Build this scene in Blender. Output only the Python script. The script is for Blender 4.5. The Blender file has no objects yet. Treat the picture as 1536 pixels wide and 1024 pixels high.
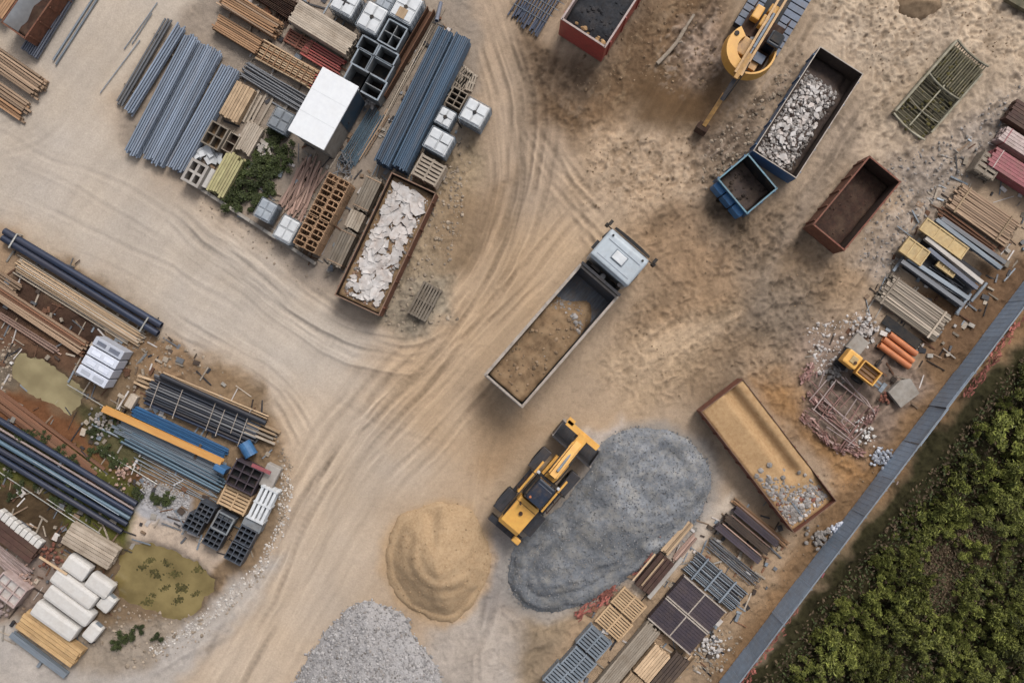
import bpy, bmesh, math, random
import numpy as np
from mathutils import Vector, Matrix
random.seed(11); RN = np.random.default_rng(5)
C = bpy.context.scene.collection
R = math.radians
H = 42.0          # camera height in metres
PM = 30.0         # photograph pixels per metre on the ground
def W(px, py, z=0.0):
    f = (H - z) / H
    return ((px - 768) / PM * f, (512 - py) / PM * f)
def f_at(z): return (H - z) / H / PM
# ------------------------------------------------------------------ materials
K = 0.62
def lin(c):
    c = c / 255.0
    return c / 12.92 if c <= 0.04045 else ((c + 0.055) / 1.055) ** 2.4
def col(rgb, k=K): return (lin(rgb[0]) * k, lin(rgb[1]) * k, lin(rgb[2]) * k, 1)
MATS = {}
def mat(name, a, b=None, rough=0.8, metal=0.0, scale=3.0, grain=None, bump=0.3, rnd=0.3, dirt=0.25, dirtc=(120, 98, 74), spec=0.3):
    if name in MATS: return MATS[name]
    m = bpy.data.materials.new(name); m.use_nodes = True
    n = m.node_tree.nodes; l = m.node_tree.links
    P = n['Principled BSDF']; P.inputs['Roughness'].default_value = rough; P.inputs['Metallic'].default_value = metal
    P.inputs['Specular IOR Level'].default_value = spec
    tc = n.new('ShaderNodeTexCoord'); oi = n.new('ShaderNodeObjectInfo')
    off = n.new('ShaderNodeVectorMath'); off.operation = 'ADD'
    sc = n.new('ShaderNodeVectorMath'); sc.operation = 'SCALE'; sc.inputs[0].default_value = (37, 91, 13)
    l.new(oi.outputs['Random'], sc.inputs['Scale']); l.new(tc.outputs['Object'], off.inputs[0]); l.new(sc.outputs[0], off.inputs[1])
    mp = n.new('ShaderNodeMapping'); l.new(off.outputs[0], mp.inputs['Vector'])
    mp.inputs['Scale'].default_value = grain if grain else (1, 1, 1)
    n1 = n.new('ShaderNodeTexNoise'); n1.inputs['Scale'].default_value = scale; n1.inputs['Detail'].default_value = 6; n1.inputs['Roughness'].default_value = 0.65
    l.new(mp.outputs[0], n1.inputs['Vector'])
    rp = n.new('ShaderNodeMapRange'); rp.inputs['From Min'].default_value = 0.3; rp.inputs['From Max'].default_value = 0.7
    l.new(n1.outputs['Fac'], rp.inputs['Value'])
    mx = n.new('ShaderNodeMix'); mx.data_type = 'RGBA'
    b = b or tuple(max(0, x * 0.8) for x in a)
    mx.inputs[6].default_value = col(a); mx.inputs[7].default_value = col(b)
    l.new(rp.outputs[0], mx.inputs[0])
    out = mx.outputs[2]
    if dirt > 0:
        n2 = n.new('ShaderNodeTexNoise'); n2.inputs['Scale'].default_value = 1.7; n2.inputs['Detail'].default_value = 8; n2.inputs['Roughness'].default_value = 0.7
        l.new(off.outputs[0], n2.inputs['Vector'])
        r2 = n.new('ShaderNodeMapRange'); r2.inputs['From Min'].default_value = 0.45; r2.inputs['From Max'].default_value = 0.75; r2.inputs['To Max'].default_value = dirt * 2.2
        l.new(n2.outputs['Fac'], r2.inputs['Value'])
        m2 = n.new('ShaderNodeMix'); m2.data_type = 'RGBA'; m2.inputs[7].default_value = col(dirtc)
        l.new(r2.outputs[0], m2.inputs[0]); l.new(out, m2.inputs[6]); out = m2.outputs[2]
    at = n.new('ShaderNodeAttribute'); at.attribute_name = 'tint'
    ma = n.new('ShaderNodeMath'); ma.operation = 'MULTIPLY_ADD'; ma.inputs[1].default_value = rnd * 2; ma.inputs[2].default_value = 1 - rnd
    l.new(oi.outputs['Random'], ma.inputs[0])
    ad = n.new('ShaderNodeMath'); ad.operation = 'ADD'; l.new(ma.outputs[0], ad.inputs[0]); l.new(at.outputs['Fac'], ad.inputs[1])
    hs = n.new('ShaderNodeHueSaturation'); hs.inputs['Saturation'].default_value = .9; l.new(ad.outputs[0], hs.inputs['Value']); l.new(out, hs.inputs['Color'])
    l.new(hs.outputs[0], P.inputs['Base Color'])
    if bump > 0:
        bp = n.new('ShaderNodeBump'); bp.inputs['Strength'].default_value = bump; bp.inputs['Distance'].default_value = 0.03
        l.new(n1.outputs['Fac'], bp.inputs['Height']); l.new(bp.outputs[0], P.inputs['Normal'])
    MATS[name] = m; return m
GR = (0.5, 12, 12)
def wood(name, a, b, **k): return mat(name, a, b, rough=0.85, scale=2.5, grain=GR, rnd=k.pop('rnd', 0.38), **k)
wood('brown_timber', (200, 168, 136), (138, 108, 84)); wood('tan_timber', (222, 190, 150), (176, 142, 106)); wood('pale_timber', (216, 200, 180), (170, 152, 132))
wood('grey_timber', (182, 168, 150), (126, 112, 96)); wood('orange_timber', (200, 154, 108), (138, 96, 64)); wood('pallet_timber', (236, 200, 152), (198, 156, 110), rnd=0.15)
wood('rust_timber', (150, 100, 68), (100, 66, 46)); wood('mossy_timber', (190, 180, 128), (140, 134, 88)); wood('pink_timber', (206, 172, 154), (160, 120, 104))
wood('golden', (224, 184, 124), (182, 138, 82), rnd=0.15); wood('dark_timber', (92, 76, 66), (58, 48, 44)); wood('cream_timber', (226, 208, 186), (196, 174, 150), rnd=0.12); wood('crate_timber', (216, 174, 130), (164, 120, 84), rnd=0.2)
def steel(name, a, b=None, **k): return mat(name, a, b, rough=k.pop('rough', 0.45), metal=k.pop('metal', 0.25), scale=4, grain=(0.6, 3, 3), bump=k.pop('bump', 0.1), rnd=k.pop('rnd', 0.16), dirt=k.pop('dirt', 0.15), **k)
steel('galvanised', (164, 178, 198), (138, 152, 172), rnd=.2, dirt=.22); steel('dull_galvanised', (140, 142, 146), (108, 110, 116)); steel('blue_pipe', (90, 114, 138), (64, 86, 108), rnd=.26, dirt=.22)
steel('navy_pipe', (58, 72, 98), (38, 48, 70), rough=0.4, rnd=0.2); steel('black_pipe', (64, 70, 82), (44, 48, 58)); steel('pale_steel', (166, 176, 186), (128, 140, 152))
steel('bluegrey_sheet', (138, 142, 156), (116, 124, 142)); steel('dark_steel', (72, 72, 78), (50, 50, 54)); steel('rebar', (112, 104, 104), (84, 70, 66), metal=0.1)
steel('teal_pipe', (104, 130, 146), (78, 104, 124))
def paint(name, a, b=None, **k): return mat(name, a, b, rough=k.pop('rough', 0.45), scale=5, bump=k.pop('bump', 0.08), rnd=k.pop('rnd', 0.06), dirt=k.pop('dirt', 0.25), spec=0.4, **k)
paint('red_paint', (196, 66, 54), (164, 50, 44), dirt=.15); paint('scaffold_red', (206, 76, 62), (170, 60, 48), rnd=0.2); paint('yellow_paint', (255, 190, 44), (244, 170, 34), dirt=0.14, dirtc=(170, 126, 60)); paint('blue_paint', (48, 116, 168), (34, 92, 142), dirt=.15)
paint('teal_blue', (28, 72, 98), (22, 56, 78)); paint('white_panel', (250, 252, 254), (240, 242, 246), dirt=0.07, dirtc=(214, 206, 194), bump=0); MATS['white_panel'].node_tree.nodes['Principled BSDF'].inputs['Roughness'].default_value = .5
paint('cab_paint', (204, 214, 222), (190, 202, 212), dirt=0.14); paint('orange_pipe', (226, 128, 50), (200, 104, 38), rnd=0.1); paint('pink_paint', (172, 84, 92), (146, 64, 72), rnd=0.15); paint('dusty_pink', (182, 134, 124), (156, 108, 98), rnd=0.2, dirt=.4)
paint('pale_pink', (208, 186, 180), (170, 144, 138), rnd=0.2); paint('formwork_yellow', (222, 192, 128), (196, 158, 92), rnd=0.1); paint('beam_yellow', (246, 180, 72), (228, 154, 46), dirt=0.08)
paint('rust', (148, 88, 58), (98, 56, 38), dirt=0.2, rough=0.85); paint('dark_rust', (84, 52, 36), (52, 33, 25), rough=0.9); paint('rust_red', (156, 88, 62), (114, 62, 46), rough=0.8)
paint('trailer_grey', (204, 190, 176), (166, 152, 140)); paint('skip_brown', (84, 66, 58), (58, 46, 42), rough=0.8); paint('hoarding_blue', (176, 196, 218), (154, 176, 202), dirt=0.2, dirtc=(150, 140, 124))
paint('drum_blue', (44, 122, 180), (30, 98, 152), dirt=0.05)
mat('white_plastic', (238, 240, 242), (214, 218, 222), rough=0.5, scale=4, bump=0.15, rnd=0.06, dirt=0.12, dirtc=(170, 160, 150)); mat('grey_plastic', (176, 184, 192), (150, 158, 168), rough=0.5, bump=0.1, dirt=0.1)
mat('black_plastic', (86, 94, 106), (64, 70, 80), rough=0.5, bump=0.1, rnd=0.12, dirt=0.12); mat('crate_grey', (150, 156, 160), (124, 130, 136), rough=0.6, bump=0.1)
mat('white_wrap', (236, 232, 226), (222, 216, 210), rough=0.45, scale=6, bump=0.35, rnd=0.05, dirt=0.12, dirtc=(200, 180, 156)); mat('blue_wrap', (232, 236, 246), (212, 218, 236), rough=0.35, scale=7, bump=0.4, dirt=0.03)
mat('concrete', (184, 176, 166), (156, 148, 138), rough=0.9, bump=0.3); mat('pale_concrete', (222, 214, 206), (196, 186, 176), rough=0.9, bump=0.3, dirt=0.15)
mat('rubber', (50, 52, 56), (36, 38, 42), rough=0.85, bump=0.2, dirt=0.35, dirtc=(104, 94, 84)); mat('dark_gap', (40, 42, 46), (30, 32, 36), rough=0.7, bump=0.1)
mat('glass', (34, 46, 62), (26, 36, 50), rough=0.08, bump=0, dirt=0.05, spec=0.6); mat('blue_glass', (36, 52, 76), (28, 40, 60), rough=0.2, bump=0, dirt=0.3, spec=0.6)
mat('lamp_glass', (230, 232, 236), rough=0.1, bump=0, dirt=0); mat('sand', (200, 168, 126), (172, 138, 98), rough=0.95, scale=9, bump=0.5, rnd=0, dirt=0.2, dirtc=(214, 182, 140))
mat('orange_sand', (204, 164, 112), (178, 136, 86), rough=0.95, scale=6, bump=0.4, rnd=0, dirt=0.2, dirtc=(216, 176, 122)); mat('soil', (164, 130, 92), (112, 86, 58), rough=0.95, scale=3.2, bump=0.8, rnd=0, dirt=0.35, dirtc=(176, 146, 108))
mat('dark_soil', (84, 62, 48), (54, 40, 34), rough=0.95, scale=5, bump=0.8, rnd=0); mat('coal', (66, 68, 74), (40, 42, 48), rough=0.9, scale=8, bump=0.8, rnd=0.1, dirt=0.1)
mat('grey_gravel', (140, 143, 148), (106, 110, 117), rough=0.95, scale=7, bump=0.8, rnd=0, dirt=0.42, dirtc=(164, 158, 148)); mat('white_gravel', (196, 192, 190), (160, 156, 156), rough=0.95, scale=12, bump=0.6, rnd=0, dirt=0.1)
mat('rubble_white', (232, 226, 222), (196, 188, 182), rough=0.9, scale=5, bump=0.4, rnd=0.05, dirt=0.2, dirtc=(190, 150, 120)); mat('rubble_grey', (186, 180, 176), (130, 122, 116), rough=0.95, scale=6, bump=0.5, rnd=0.05, dirt=0.25)
mat('stone', (190, 172, 150), (150, 132, 112), rough=0.95, scale=5, bump=0.5, rnd=0); mat('clod', (168, 140, 108), (132, 106, 78), rough=0.95, scale=5, bump=0.6, rnd=0)
mat('netting', (184, 98, 82), (150, 80, 66), rough=0.8, scale=8, bump=0.4, dirt=0.2); mat('bark', (96, 78, 60), (66, 54, 42), rough=0.95, scale=4, grain=(1, 6, 6), bump=0.6)
mat('purple_panel', (84, 72, 80), (66, 58, 68), rough=0.55, scale=6, bump=0.1, rnd=0.1, dirt=0.12); mat('red_brown_panel', (104, 70, 58), (76, 50, 44), rough=0.7, bump=0.2)
mat('strap', (206, 202, 192), rough=0.6, bump=0, dirt=0); mat('moss_steel', (116, 110, 86), (84, 80, 62), rough=0.9, scale=5, bump=0.5, dirt=0.4, dirtc=(140, 126, 100)); mat('moss_rim', (188, 180, 158), (140, 134, 110), rough=0.9, bump=0.3)
# ------------------------------------------------------------------ mesh builder
class MB:
    def __init__(s): s.v = []; s.f = []; s.t = []
    def add(s, vs, fs, tint=0.0):
        o = len(s.v); s.v += vs; s.f += [tuple(i + o for i in f) for f in fs]; s.t += [tint] * len(fs); return s
    def box(s, c, d, rz=0.0, tint=0.0, ry=0.0, rx=0.0):
        hx, hy, hz = d[0] / 2, d[1] / 2, d[2] / 2
        vs = [(-hx, -hy, -hz), (hx, -hy, -hz), (hx, hy, -hz), (-hx, hy, -hz), (-hx, -hy, hz), (hx, -hy, hz), (hx, hy, hz), (-hx, hy, hz)]
        if rz or ry or rx:
            m = Matrix.Rotation(rz, 3, 'Z') @ Matrix.Rotation(ry, 3, 'Y') @ Matrix.Rotation(rx, 3, 'X')
            vs = [tuple(m @ Vector(v)) for v in vs]
        vs = [(v[0] + c[0], v[1] + c[1], v[2] + c[2]) for v in vs]
        return s.add(vs, [(0, 3, 2, 1), (4, 5, 6, 7), (0, 1, 5, 4), (1, 2, 6, 5), (2, 3, 7, 6), (3, 0, 4, 7)], tint)
    def rbox(s, c, d, r=0.05, tint=0.0):          # chamfered box
        bm = bmesh.new(); bmesh.ops.create_cube(bm, size=1.0)
        for v in bm.verts: v.co = Vector((v.co.x * d[0], v.co.y * d[1], v.co.z * d[2]))
        bmesh.ops.bevel(bm, geom=list(bm.edges), offset=r, segments=2, affect='EDGES', profile=0.6)
        bm.verts.index_update()
        vs = [(v.co.x + c[0], v.co.y + c[1], v.co.z + c[2]) for v in bm.verts]; fs = [tuple(v.index for v in f.verts) for f in bm.faces]
        bm.free(); return s.add(vs, fs, tint)
    def cyl(s, p0, p1, r, n=8, r2=None, tint=0.0, hollow=0.0):
        r2 = r if r2 is None else r2; p0 = Vector(p0); p1 = Vector(p1); d = (p1 - p0).normalized()
        a = Vector((0, 0, 1)) if abs(d.z) < 0.9 else Vector((1, 0, 0)); u = d.cross(a).normalized(); w = u.cross(d)
        def ring(p, rr): return [tuple(p + u * (math.cos(2 * math.pi * i / n) * rr) + w * (math.sin(2 * math.pi * i / n) * rr)) for i in range(n)]
        vs = ring(p0, r) + ring(p1, r2); fs = [(i, (i + 1) % n, n + (i + 1) % n, n + i) for i in range(n)]
        if hollow:
            q = min(0.35, (p1 - p0).length * 0.3)
            vs += ring(p0, r * hollow) + ring(p1, r2 * hollow) + ring(p0 + d * q, r * hollow) + ring(p1 - d * q, r2 * hollow)
            for i in range(n):
                j = (i + 1) % n
                fs += [(i, 2 * n + i, 2 * n + j, j), (n + i, n + j, 3 * n + j, 3 * n + i), (2 * n + i, 4 * n + i, 4 * n + j, 2 * n + j), (3 * n + i, 3 * n + j, 5 * n + j, 5 * n + i)]
            fs += [tuple(range(4 * n, 5 * n)), tuple(range(5 * n, 6 * n))[::-1]]
        else: fs += [tuple(range(n))[::-1], tuple(range(n, 2 * n))]
        return s.add(vs, fs, tint)
    def path(s, pts, r, n=6, tint=0.0):
        for a, b in zip(pts[:-1], pts[1:]): s.cyl(a, b, r, n, tint=tint)
        return s
    def prism(s, poly, z0, z1, tint=0.0):         # poly: list of (x,y) counter-clockwise
        n = len(poly); vs = [(x, y, z0) for x, y in poly] + [(x, y, z1) for x, y in poly]
        fs = [tuple(range(n))[::-1], tuple(range(n, 2 * n))] + [(i, (i + 1) % n, n + (i + 1) % n, n + i) for i in range(n)]
        return s.add(vs, fs, tint)
    def sideprism(s, prof, y0, y1, tint=0.0):     # profile in x-z
        n = len(prof); vs = [(x, y0, z) for x, z in prof] + [(x, y1, z) for x, z in prof]
        fs = [tuple(range(n)), tuple(range(n, 2 * n))[::-1]] + [(i, n + i, n + (i + 1) % n, (i + 1) % n) for i in range(n)]
        return s.add(vs, fs, tint)
    def stone(s, c, r, tint=0.0, flat=0.7):
        vs = []
        rot = Matrix.Rotation(random.random() * 6.28, 3, 'Z') @ Matrix.Rotation(random.random() * 6.28, 3, 'X')
        sx, sy = random.uniform(.75, 1.3), random.uniform(.75, 1.3)
        for v in ICO[0]:
            p = rot @ (Vector(v) * r * random.uniform(.72, 1.15)); vs.append((p.x * sx + c[0], p.y * sy + c[1], p.z * flat + c[2]))
        return s.add(vs, ICO[1], tint)
    def shard(s, c, r, tint=0.0):                 # flat broken piece lying at a tilt
        n = random.randint(4, 6); m = Matrix.Rotation(random.random() * 6.28, 3, 'Z') @ Matrix.Rotation(random.uniform(-.28, .28), 3, 'X'); vs = []
        ang = sorted(random.uniform(-.35, .35) + 6.283 * i / n for i in range(n)); rr = [r * random.uniform(.6, 1.2) for _ in ang]
        for h in (-.025, .025):
            for a, q in zip(ang, rr): v = m @ Vector((q * math.cos(a), q * .75 * math.sin(a), h)); vs.append((v.x + c[0], v.y + c[1], v.z + c[2]))
        return s.add(vs, [tuple(range(n))[::-1], tuple(range(n, 2 * n))] + [(i, (i + 1) % n, n + (i + 1) % n, n + i) for i in range(n)], tint)
    def mesh(s, name, m, smooth=False):
        me = bpy.data.meshes.new(name); me.from_pydata(s.v, [], s.f)
        at = me.attributes.new('tint', 'FLOAT', 'FACE'); at.data.foreach_set('value', s.t)
        me.materials.append(MATS[m]); 
        if smooth: me.shade_smooth()
        me.update(); return me
def _ico():
    bm = bmesh.new(); bmesh.ops.create_icosphere(bm, subdivisions=1, radius=1.0); bm.verts.index_update()
    r = ([tuple(v.co) for v in bm.verts], [tuple(v.index for v in f.verts) for f in bm.faces]); bm.free(); return r
ICO = _ico()
def obj(name, mb, m, parent=None, loc=None, rz=0.0, smooth=False):
    me = mb if isinstance(mb, bpy.types.Mesh) else mb.mesh(name, m, smooth)
    o = bpy.data.objects.new(name, me); C.objects.link(o)
    if loc is not None: o.location = loc
    o.rotation_euler = (0, 0, rz)
    if parent: o.parent = parent
    return o
def tag(o, label, cat, group=None, kind=None):
    if label: o['label'] = label
    if cat: o['category'] = cat
    if group: o['group'] = group
    if kind: o['kind'] = kind
    return o
def thing(name, label, cat, loc, rz=0.0, group=None):
    o = bpy.data.objects.new(name, None); o.empty_display_size = 0.3; C.objects.link(o); o.location = loc; o.rotation_euler = (0, 0, rz)
    return tag(o, label, cat, group)
def copy_thing(root, loc, rz, label, group=None):
    r = root.copy(); C.objects.link(r); r.location = loc; r.rotation_euler = (0, 0, rz); r['label'] = label
    if group: r['group'] = group
    for ch in list(root.children):
        c = ch.copy(); C.objects.link(c); c.parent = r
        for g in ch.children:
            d = g.copy(); C.objects.link(d); d.parent = c
    return r
CACHE = {}
def bar_mesh(kind, w, h, m):
    k = (kind, round(w, 3), round(h, 3), m)
    if k not in CACHE:
        b = MB()
        if kind == 'board': b.box((0, 0, 0), (1, w, h))
        elif kind == 'pole': b.cyl((-.5, 0, 0), (.5, 0, 0), w / 2, 7)
        elif kind == 'pipe': b.cyl((-.5, 0, 0), (.5, 0, 0), w / 2, 12, hollow=0.8)
        elif kind == 'channel':
            b.box((0, 0, -h / 2 + .012), (1, w, .024)); b.box((0, -w / 2 + .012, .012), (1, .024, h - .024)); b.box((0, w / 2 - .012, .012), (1, .024, h - .024))
        elif kind == 'beam':
            b.box((0, 0, h / 2 - .02), (1, w, .04)); b.box((0, 0, -h / 2 + .02), (1, w, .04)); b.box((0, 0, 0), (1, .04, h - .08))
        CACHE[k] = b.mesh(kind, m, smooth=kind in ('pole', 'pipe'))
        if kind in ('pole', 'pipe'): CACHE[k].set_sharp_from_angle(angle=0.7)
    return CACHE[k]
def bar(name, kind, cx, cy, ang, L, w, h, z, m, label, cat, group=None, tilt=0.0):
    """one loose bar (board, pole, pipe) centred at a ground-true position; z = its centre height"""
    x, y = W(cx, cy, z); o = bpy.data.objects.new(name, bar_mesh(kind, w, h, m)); C.objects.link(o)
    o.location = (x, y, z); o.rotation_euler = (0, tilt, R(ang)); o.scale = (L, 1, 1)
    return tag(o, label, cat, group)
def loose(name, kind, cx, cy, ang, L, Wd, m, label, cat, group, n, w, h=None, layers=1, z0=0.0, jl=0.06, ja=0.6, jw=0.1, ends=None, fill=1.0, skip=0.0):
    """a stack of n loose bars across, several layers; L, Wd in photograph pixels at the top of the stack"""
    h = h or w; out = []; lows = []
    ca, sa = math.cos(R(ang)), math.sin(R(ang))
    for ly in range(layers):
        z = z0 + h * (ly + .5) * (0.92 if kind in ('pipe', 'pole') else 1.0); ztop = z0 + h * layers; f = f_at(ztop)
        Lm, Wm = L * f, Wd * f; x0, y0 = W(cx, cy, ztop)
        pitch = max((Wm - w) / max(1, n - 1), 0)
        nn = n if (kind not in ('pipe', 'pole') or (layers - 1 - ly) % 2 == 0) else n - 1
        low = ly < layers - 2; lb = MB() if low else None
        for i in range(nn):
            if random.random() < skip: continue
            t = -Wm / 2 + w / 2 + pitch * i + (0 if nn == n else pitch / 2) + random.uniform(-jw, jw) * w
            Li = Lm * (1 + random.uniform(-jl, jl)); sh = random.uniform(-jl, jl) * Lm * .5
            if low:
                c0 = Vector((ca * sh - sa * t, sa * sh + ca * t, z)); dd = Vector((ca, sa, 0)) * (Li / 2)
                if kind in ('pipe', 'pole'): lb.cyl(c0 - dd, c0 + dd, w / 2, 8, tint=random.uniform(-.1, .1))
                else: lb.box(c0, (Li, w, h), rz=R(ang + random.uniform(-ja, ja)), tint=random.uniform(-.2, .15))
                continue
            o = bpy.data.objects.new(name, bar_mesh(kind, w, h, m if isinstance(m, str) else random.choice(m))); C.objects.link(o)
            o.location = (x0 + ca * sh - sa * t, y0 + sa * sh + ca * t, z + random.uniform(0, .004) + (random.uniform(0, .02) if ly == layers - 1 and kind == 'board' else 0))
            o.rotation_euler = (0, random.uniform(-.002, .002), R(ang + random.uniform(-ja, ja))); o.scale = (Li, 1, 1)
            out.append(tag(o, label, cat, group))
        if low: lows.append(lb)
    if lows:
        al = MB()
        for q in lows: al.add(q.v, q.f); al.t[-len(q.f):] = q.t
        tag(obj('lower_layers', al, m if isinstance(m, str) else m[0], None, (x0, y0, 0)), 'buried lower layers of the ' + group, cat, kind='stuff')
    return out
def frame(cx, cy, ang, L, Wd, z):
    f = f_at(z); x, y = W(cx, cy, z); return (x, y, 0), R(ang), L * f, Wd * f
def pack(name, cx, cy, ang, L, Wd, z, m, label, cat='timber pack', n=8, layers=4, straps=(), sm='strap', bearer='grey_timber', z0=0.0, group=None, ragged=0.02):
    """a strapped pack of boards: moves as one"""
    loc, rz, l, w = frame(cx, cy, ang, L, Wd, z); loc = (loc[0], loc[1], z0); r = thing(name, label, cat, loc, rz, group); b = MB()
    zb = 0.08; hh = (z - z0 - zb) / layers; bw = w / n
    for k in range(layers):
        for i in range(n):
            e = random.uniform(-ragged, ragged) * l
            b.box((e, -w / 2 + bw * (i + .5), zb + hh * (k + .5) + random.uniform(-.1, .1) * min(hh, .05)), (l * (1 - random.uniform(0, ragged)), bw * random.uniform(.82, .95), hh * .93), tint=random.uniform(-.16, .14))
    obj('boards', b, m, r)
    for x in (-.35, 0, .35): obj('bearer', MB().box((x * l, 0, zb / 2), (.09, w, zb - .004)), bearer, r)
    for s_ in straps: obj('strap', MB().box((s_ * l, 0, z - z0 + .012), (.05, w * 1.01, .012)).box((s_ * l, w / 2 + .012, (z - z0) / 2), (.05, .012, z - z0)).box((s_ * l, -w / 2 - .012, (z - z0) / 2), (.05, .012, z - z0)), sm, r)
    return r
def pallet(cx, cy, ang, L, Wd, z, m, label, n=8, group=None, layers=1, cat='pallet', name='pallet', midgap=True):
    loc, rz, l, w = frame(cx, cy, ang, L, Wd, z); r = thing(name, label, cat, loc, rz, group); hz = z / layers
    d = MB(); bt = MB()
    for k in range(layers):
        zt = hz * (k + 1)
        for i in range(n):
            y = -w / 2 + w * (i + .5) / n
            d.box((0, y, zt - .014), (l, w / n * .62, .024), tint=random.uniform(-.1, .1))
        for x in (-.46, 0, .46): bt.box((x * l, 0, zt - .028 - (hz - .03) / 2), (.1, w, hz - .034))
        for i in (0, n // 2, n - 1): d.box((0, -w / 2 + w * (i + .5) / n, zt - hz + .012), (l, .09, .02)) if hz > .1 else None
    obj('deck', d, m, r); obj('bearers', bt, m, r)
    if midgap: obj('batten', MB().box((0, 0, z + .012), (.07, w, .02)).box((-l / 2 + .04, 0, z + .012), (.07, w, .02)).box((l / 2 - .04, 0, z + .012), (.07, w, .02)), m, r)
    return r
def crate(cx, cy, ang, L, Wd, z, m, label, nx=2, ny=2, wall=.05, cat='crate', name='open_crate', floor=.25, group=None, fm=None, z0=0.0, rimm=None, hole=1.0):
    """open-topped box divided into cells"""
    loc, rz, l, w = frame(cx, cy, ang, L, Wd, z); loc = (loc[0], loc[1], z0); r = thing(name, label, cat, loc, rz, group); h = z - z0
    s_ = MB(); s_.box((0, -w / 2 + wall / 2, h / 2), (l, wall, h)).box((0, w / 2 - wall / 2, h / 2), (l, wall, h))
    s_.box((-l / 2 + wall / 2, 0, h / 2), (wall, w - 2 * wall, h)).box((l / 2 - wall / 2, 0, h / 2), (wall, w - 2 * wall, h))
    obj('walls', s_, m, r); dv = MB()
    for i in range(1, nx): dv.box((-l / 2 + l * i / nx, 0, h / 2 - .01), (wall, w - 2 * wall, h - .02))
    for j in range(1, ny):
        for i in range(nx): dv.box((-l / 2 + l * (i + .5) / nx, -w / 2 + w * j / ny, h / 2 - .012), (l / nx - wall, wall, h - .024))
    if nx * ny > 1: obj('dividers', dv, m, r)
    obj('base', MB().box((0, 0, h * floor / 2 + .003), (l - 2 * wall - .004, w - 2 * wall - .004, h * floor)), fm or 'dark_gap', r)
    if rimm:
        q = MB(); q.box((0, -w / 2, h + .015), (l + .04, wall + .03, .03)).box((0, w / 2, h + .015), (l + .04, wall + .03, .03)).box((-l / 2, 0, h + .015), (wall + .03, w - wall - .03, .03)).box((l / 2, 0, h + .015), (wall + .03, w - wall - .03, .03))
        obj('rim', q, rimm, r)
    return r
def ibc(cx, cy, ang, L, Wd, z, label, m='white_plastic', group='bulk containers among the stacks', cap=True, panel=None, open_cells=False):
    loc, rz, l, w = frame(cx, cy, ang, L, Wd, z); r = thing('bulk_container', label, 'container', loc, rz, group)
    p = MB()
    for x in (-.42, 0, .42): p.box((x * l, 0, .07), (.12, w * .98, .13))
    for i in range(5): p.box((0, -w * .49 + w * .98 * (i + .5) / 5, .15), (l * .98, w * .14, .025))
    obj('pallet_base', p, 'grey_timber', r)
    t = MB(); t.rbox((0, 0, (z + .17) / 2), (l * .95, w * .95, z - .17), r=min(.09, w * .1)); tk = obj('tank', t, m, r)
    q = MB()
    for a_ in (-1, 1):
        for c_ in (-1, 1): q.rbox((a_ * l * .225, c_ * w * .225, z + .012), (l * .38, w * .38, .07), r=.025, tint=random.uniform(-.06, .04))
    q.box((0, 0, z + .004), (l * .12, w * .86, .02), tint=-.3).box((0, 0, z + .003), (l * .86, w * .12, .016), tint=-.3); obj('top_ridge', q, m, tk)
    if cap: obj('cap', MB().cyl((0, 0, z + .02), (0, 0, z + .07), .10, 12), 'dark_gap', tk)
    if panel: obj('vent_panel', grid_mb(panel[0] * l, panel[1] * w, z + .03, l * .34, w * .36, 4), 'dark_steel', tk)
    c = MB(); rr = .016
    for zz in [.2 + (z - .22) * k / 4 for k in range(5)]:
        c.path([(l / 2, w / 2, zz), (-l / 2, w / 2, zz), (-l / 2, -w / 2, zz), (l / 2, -w / 2, zz), (l / 2, w / 2, zz)], rr, 5)
    for i in range(6):
        x = -l / 2 + l * i / 5; y = -w / 2 + w * i / 5
        for sg in (-1, 1): c.cyl((x, sg * w / 2, .16), (x, sg * w / 2, z), rr, 5); c.cyl((sg * l / 2, y, .16), (sg * l / 2, y, z), rr, 5)
    obj('cage', c, 'pale_steel', r); return r
def grid_mb(x, y, z, l, w, n, r=.02):
    b = MB(); b.box((x, y, z - .012), (l, w, .012), tint=-.3)
    for i in range(n + 1): b.box((x, y - w / 2 + w * i / n, z + .004), (l, .03, .018), tint=.5)
    return b
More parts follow.
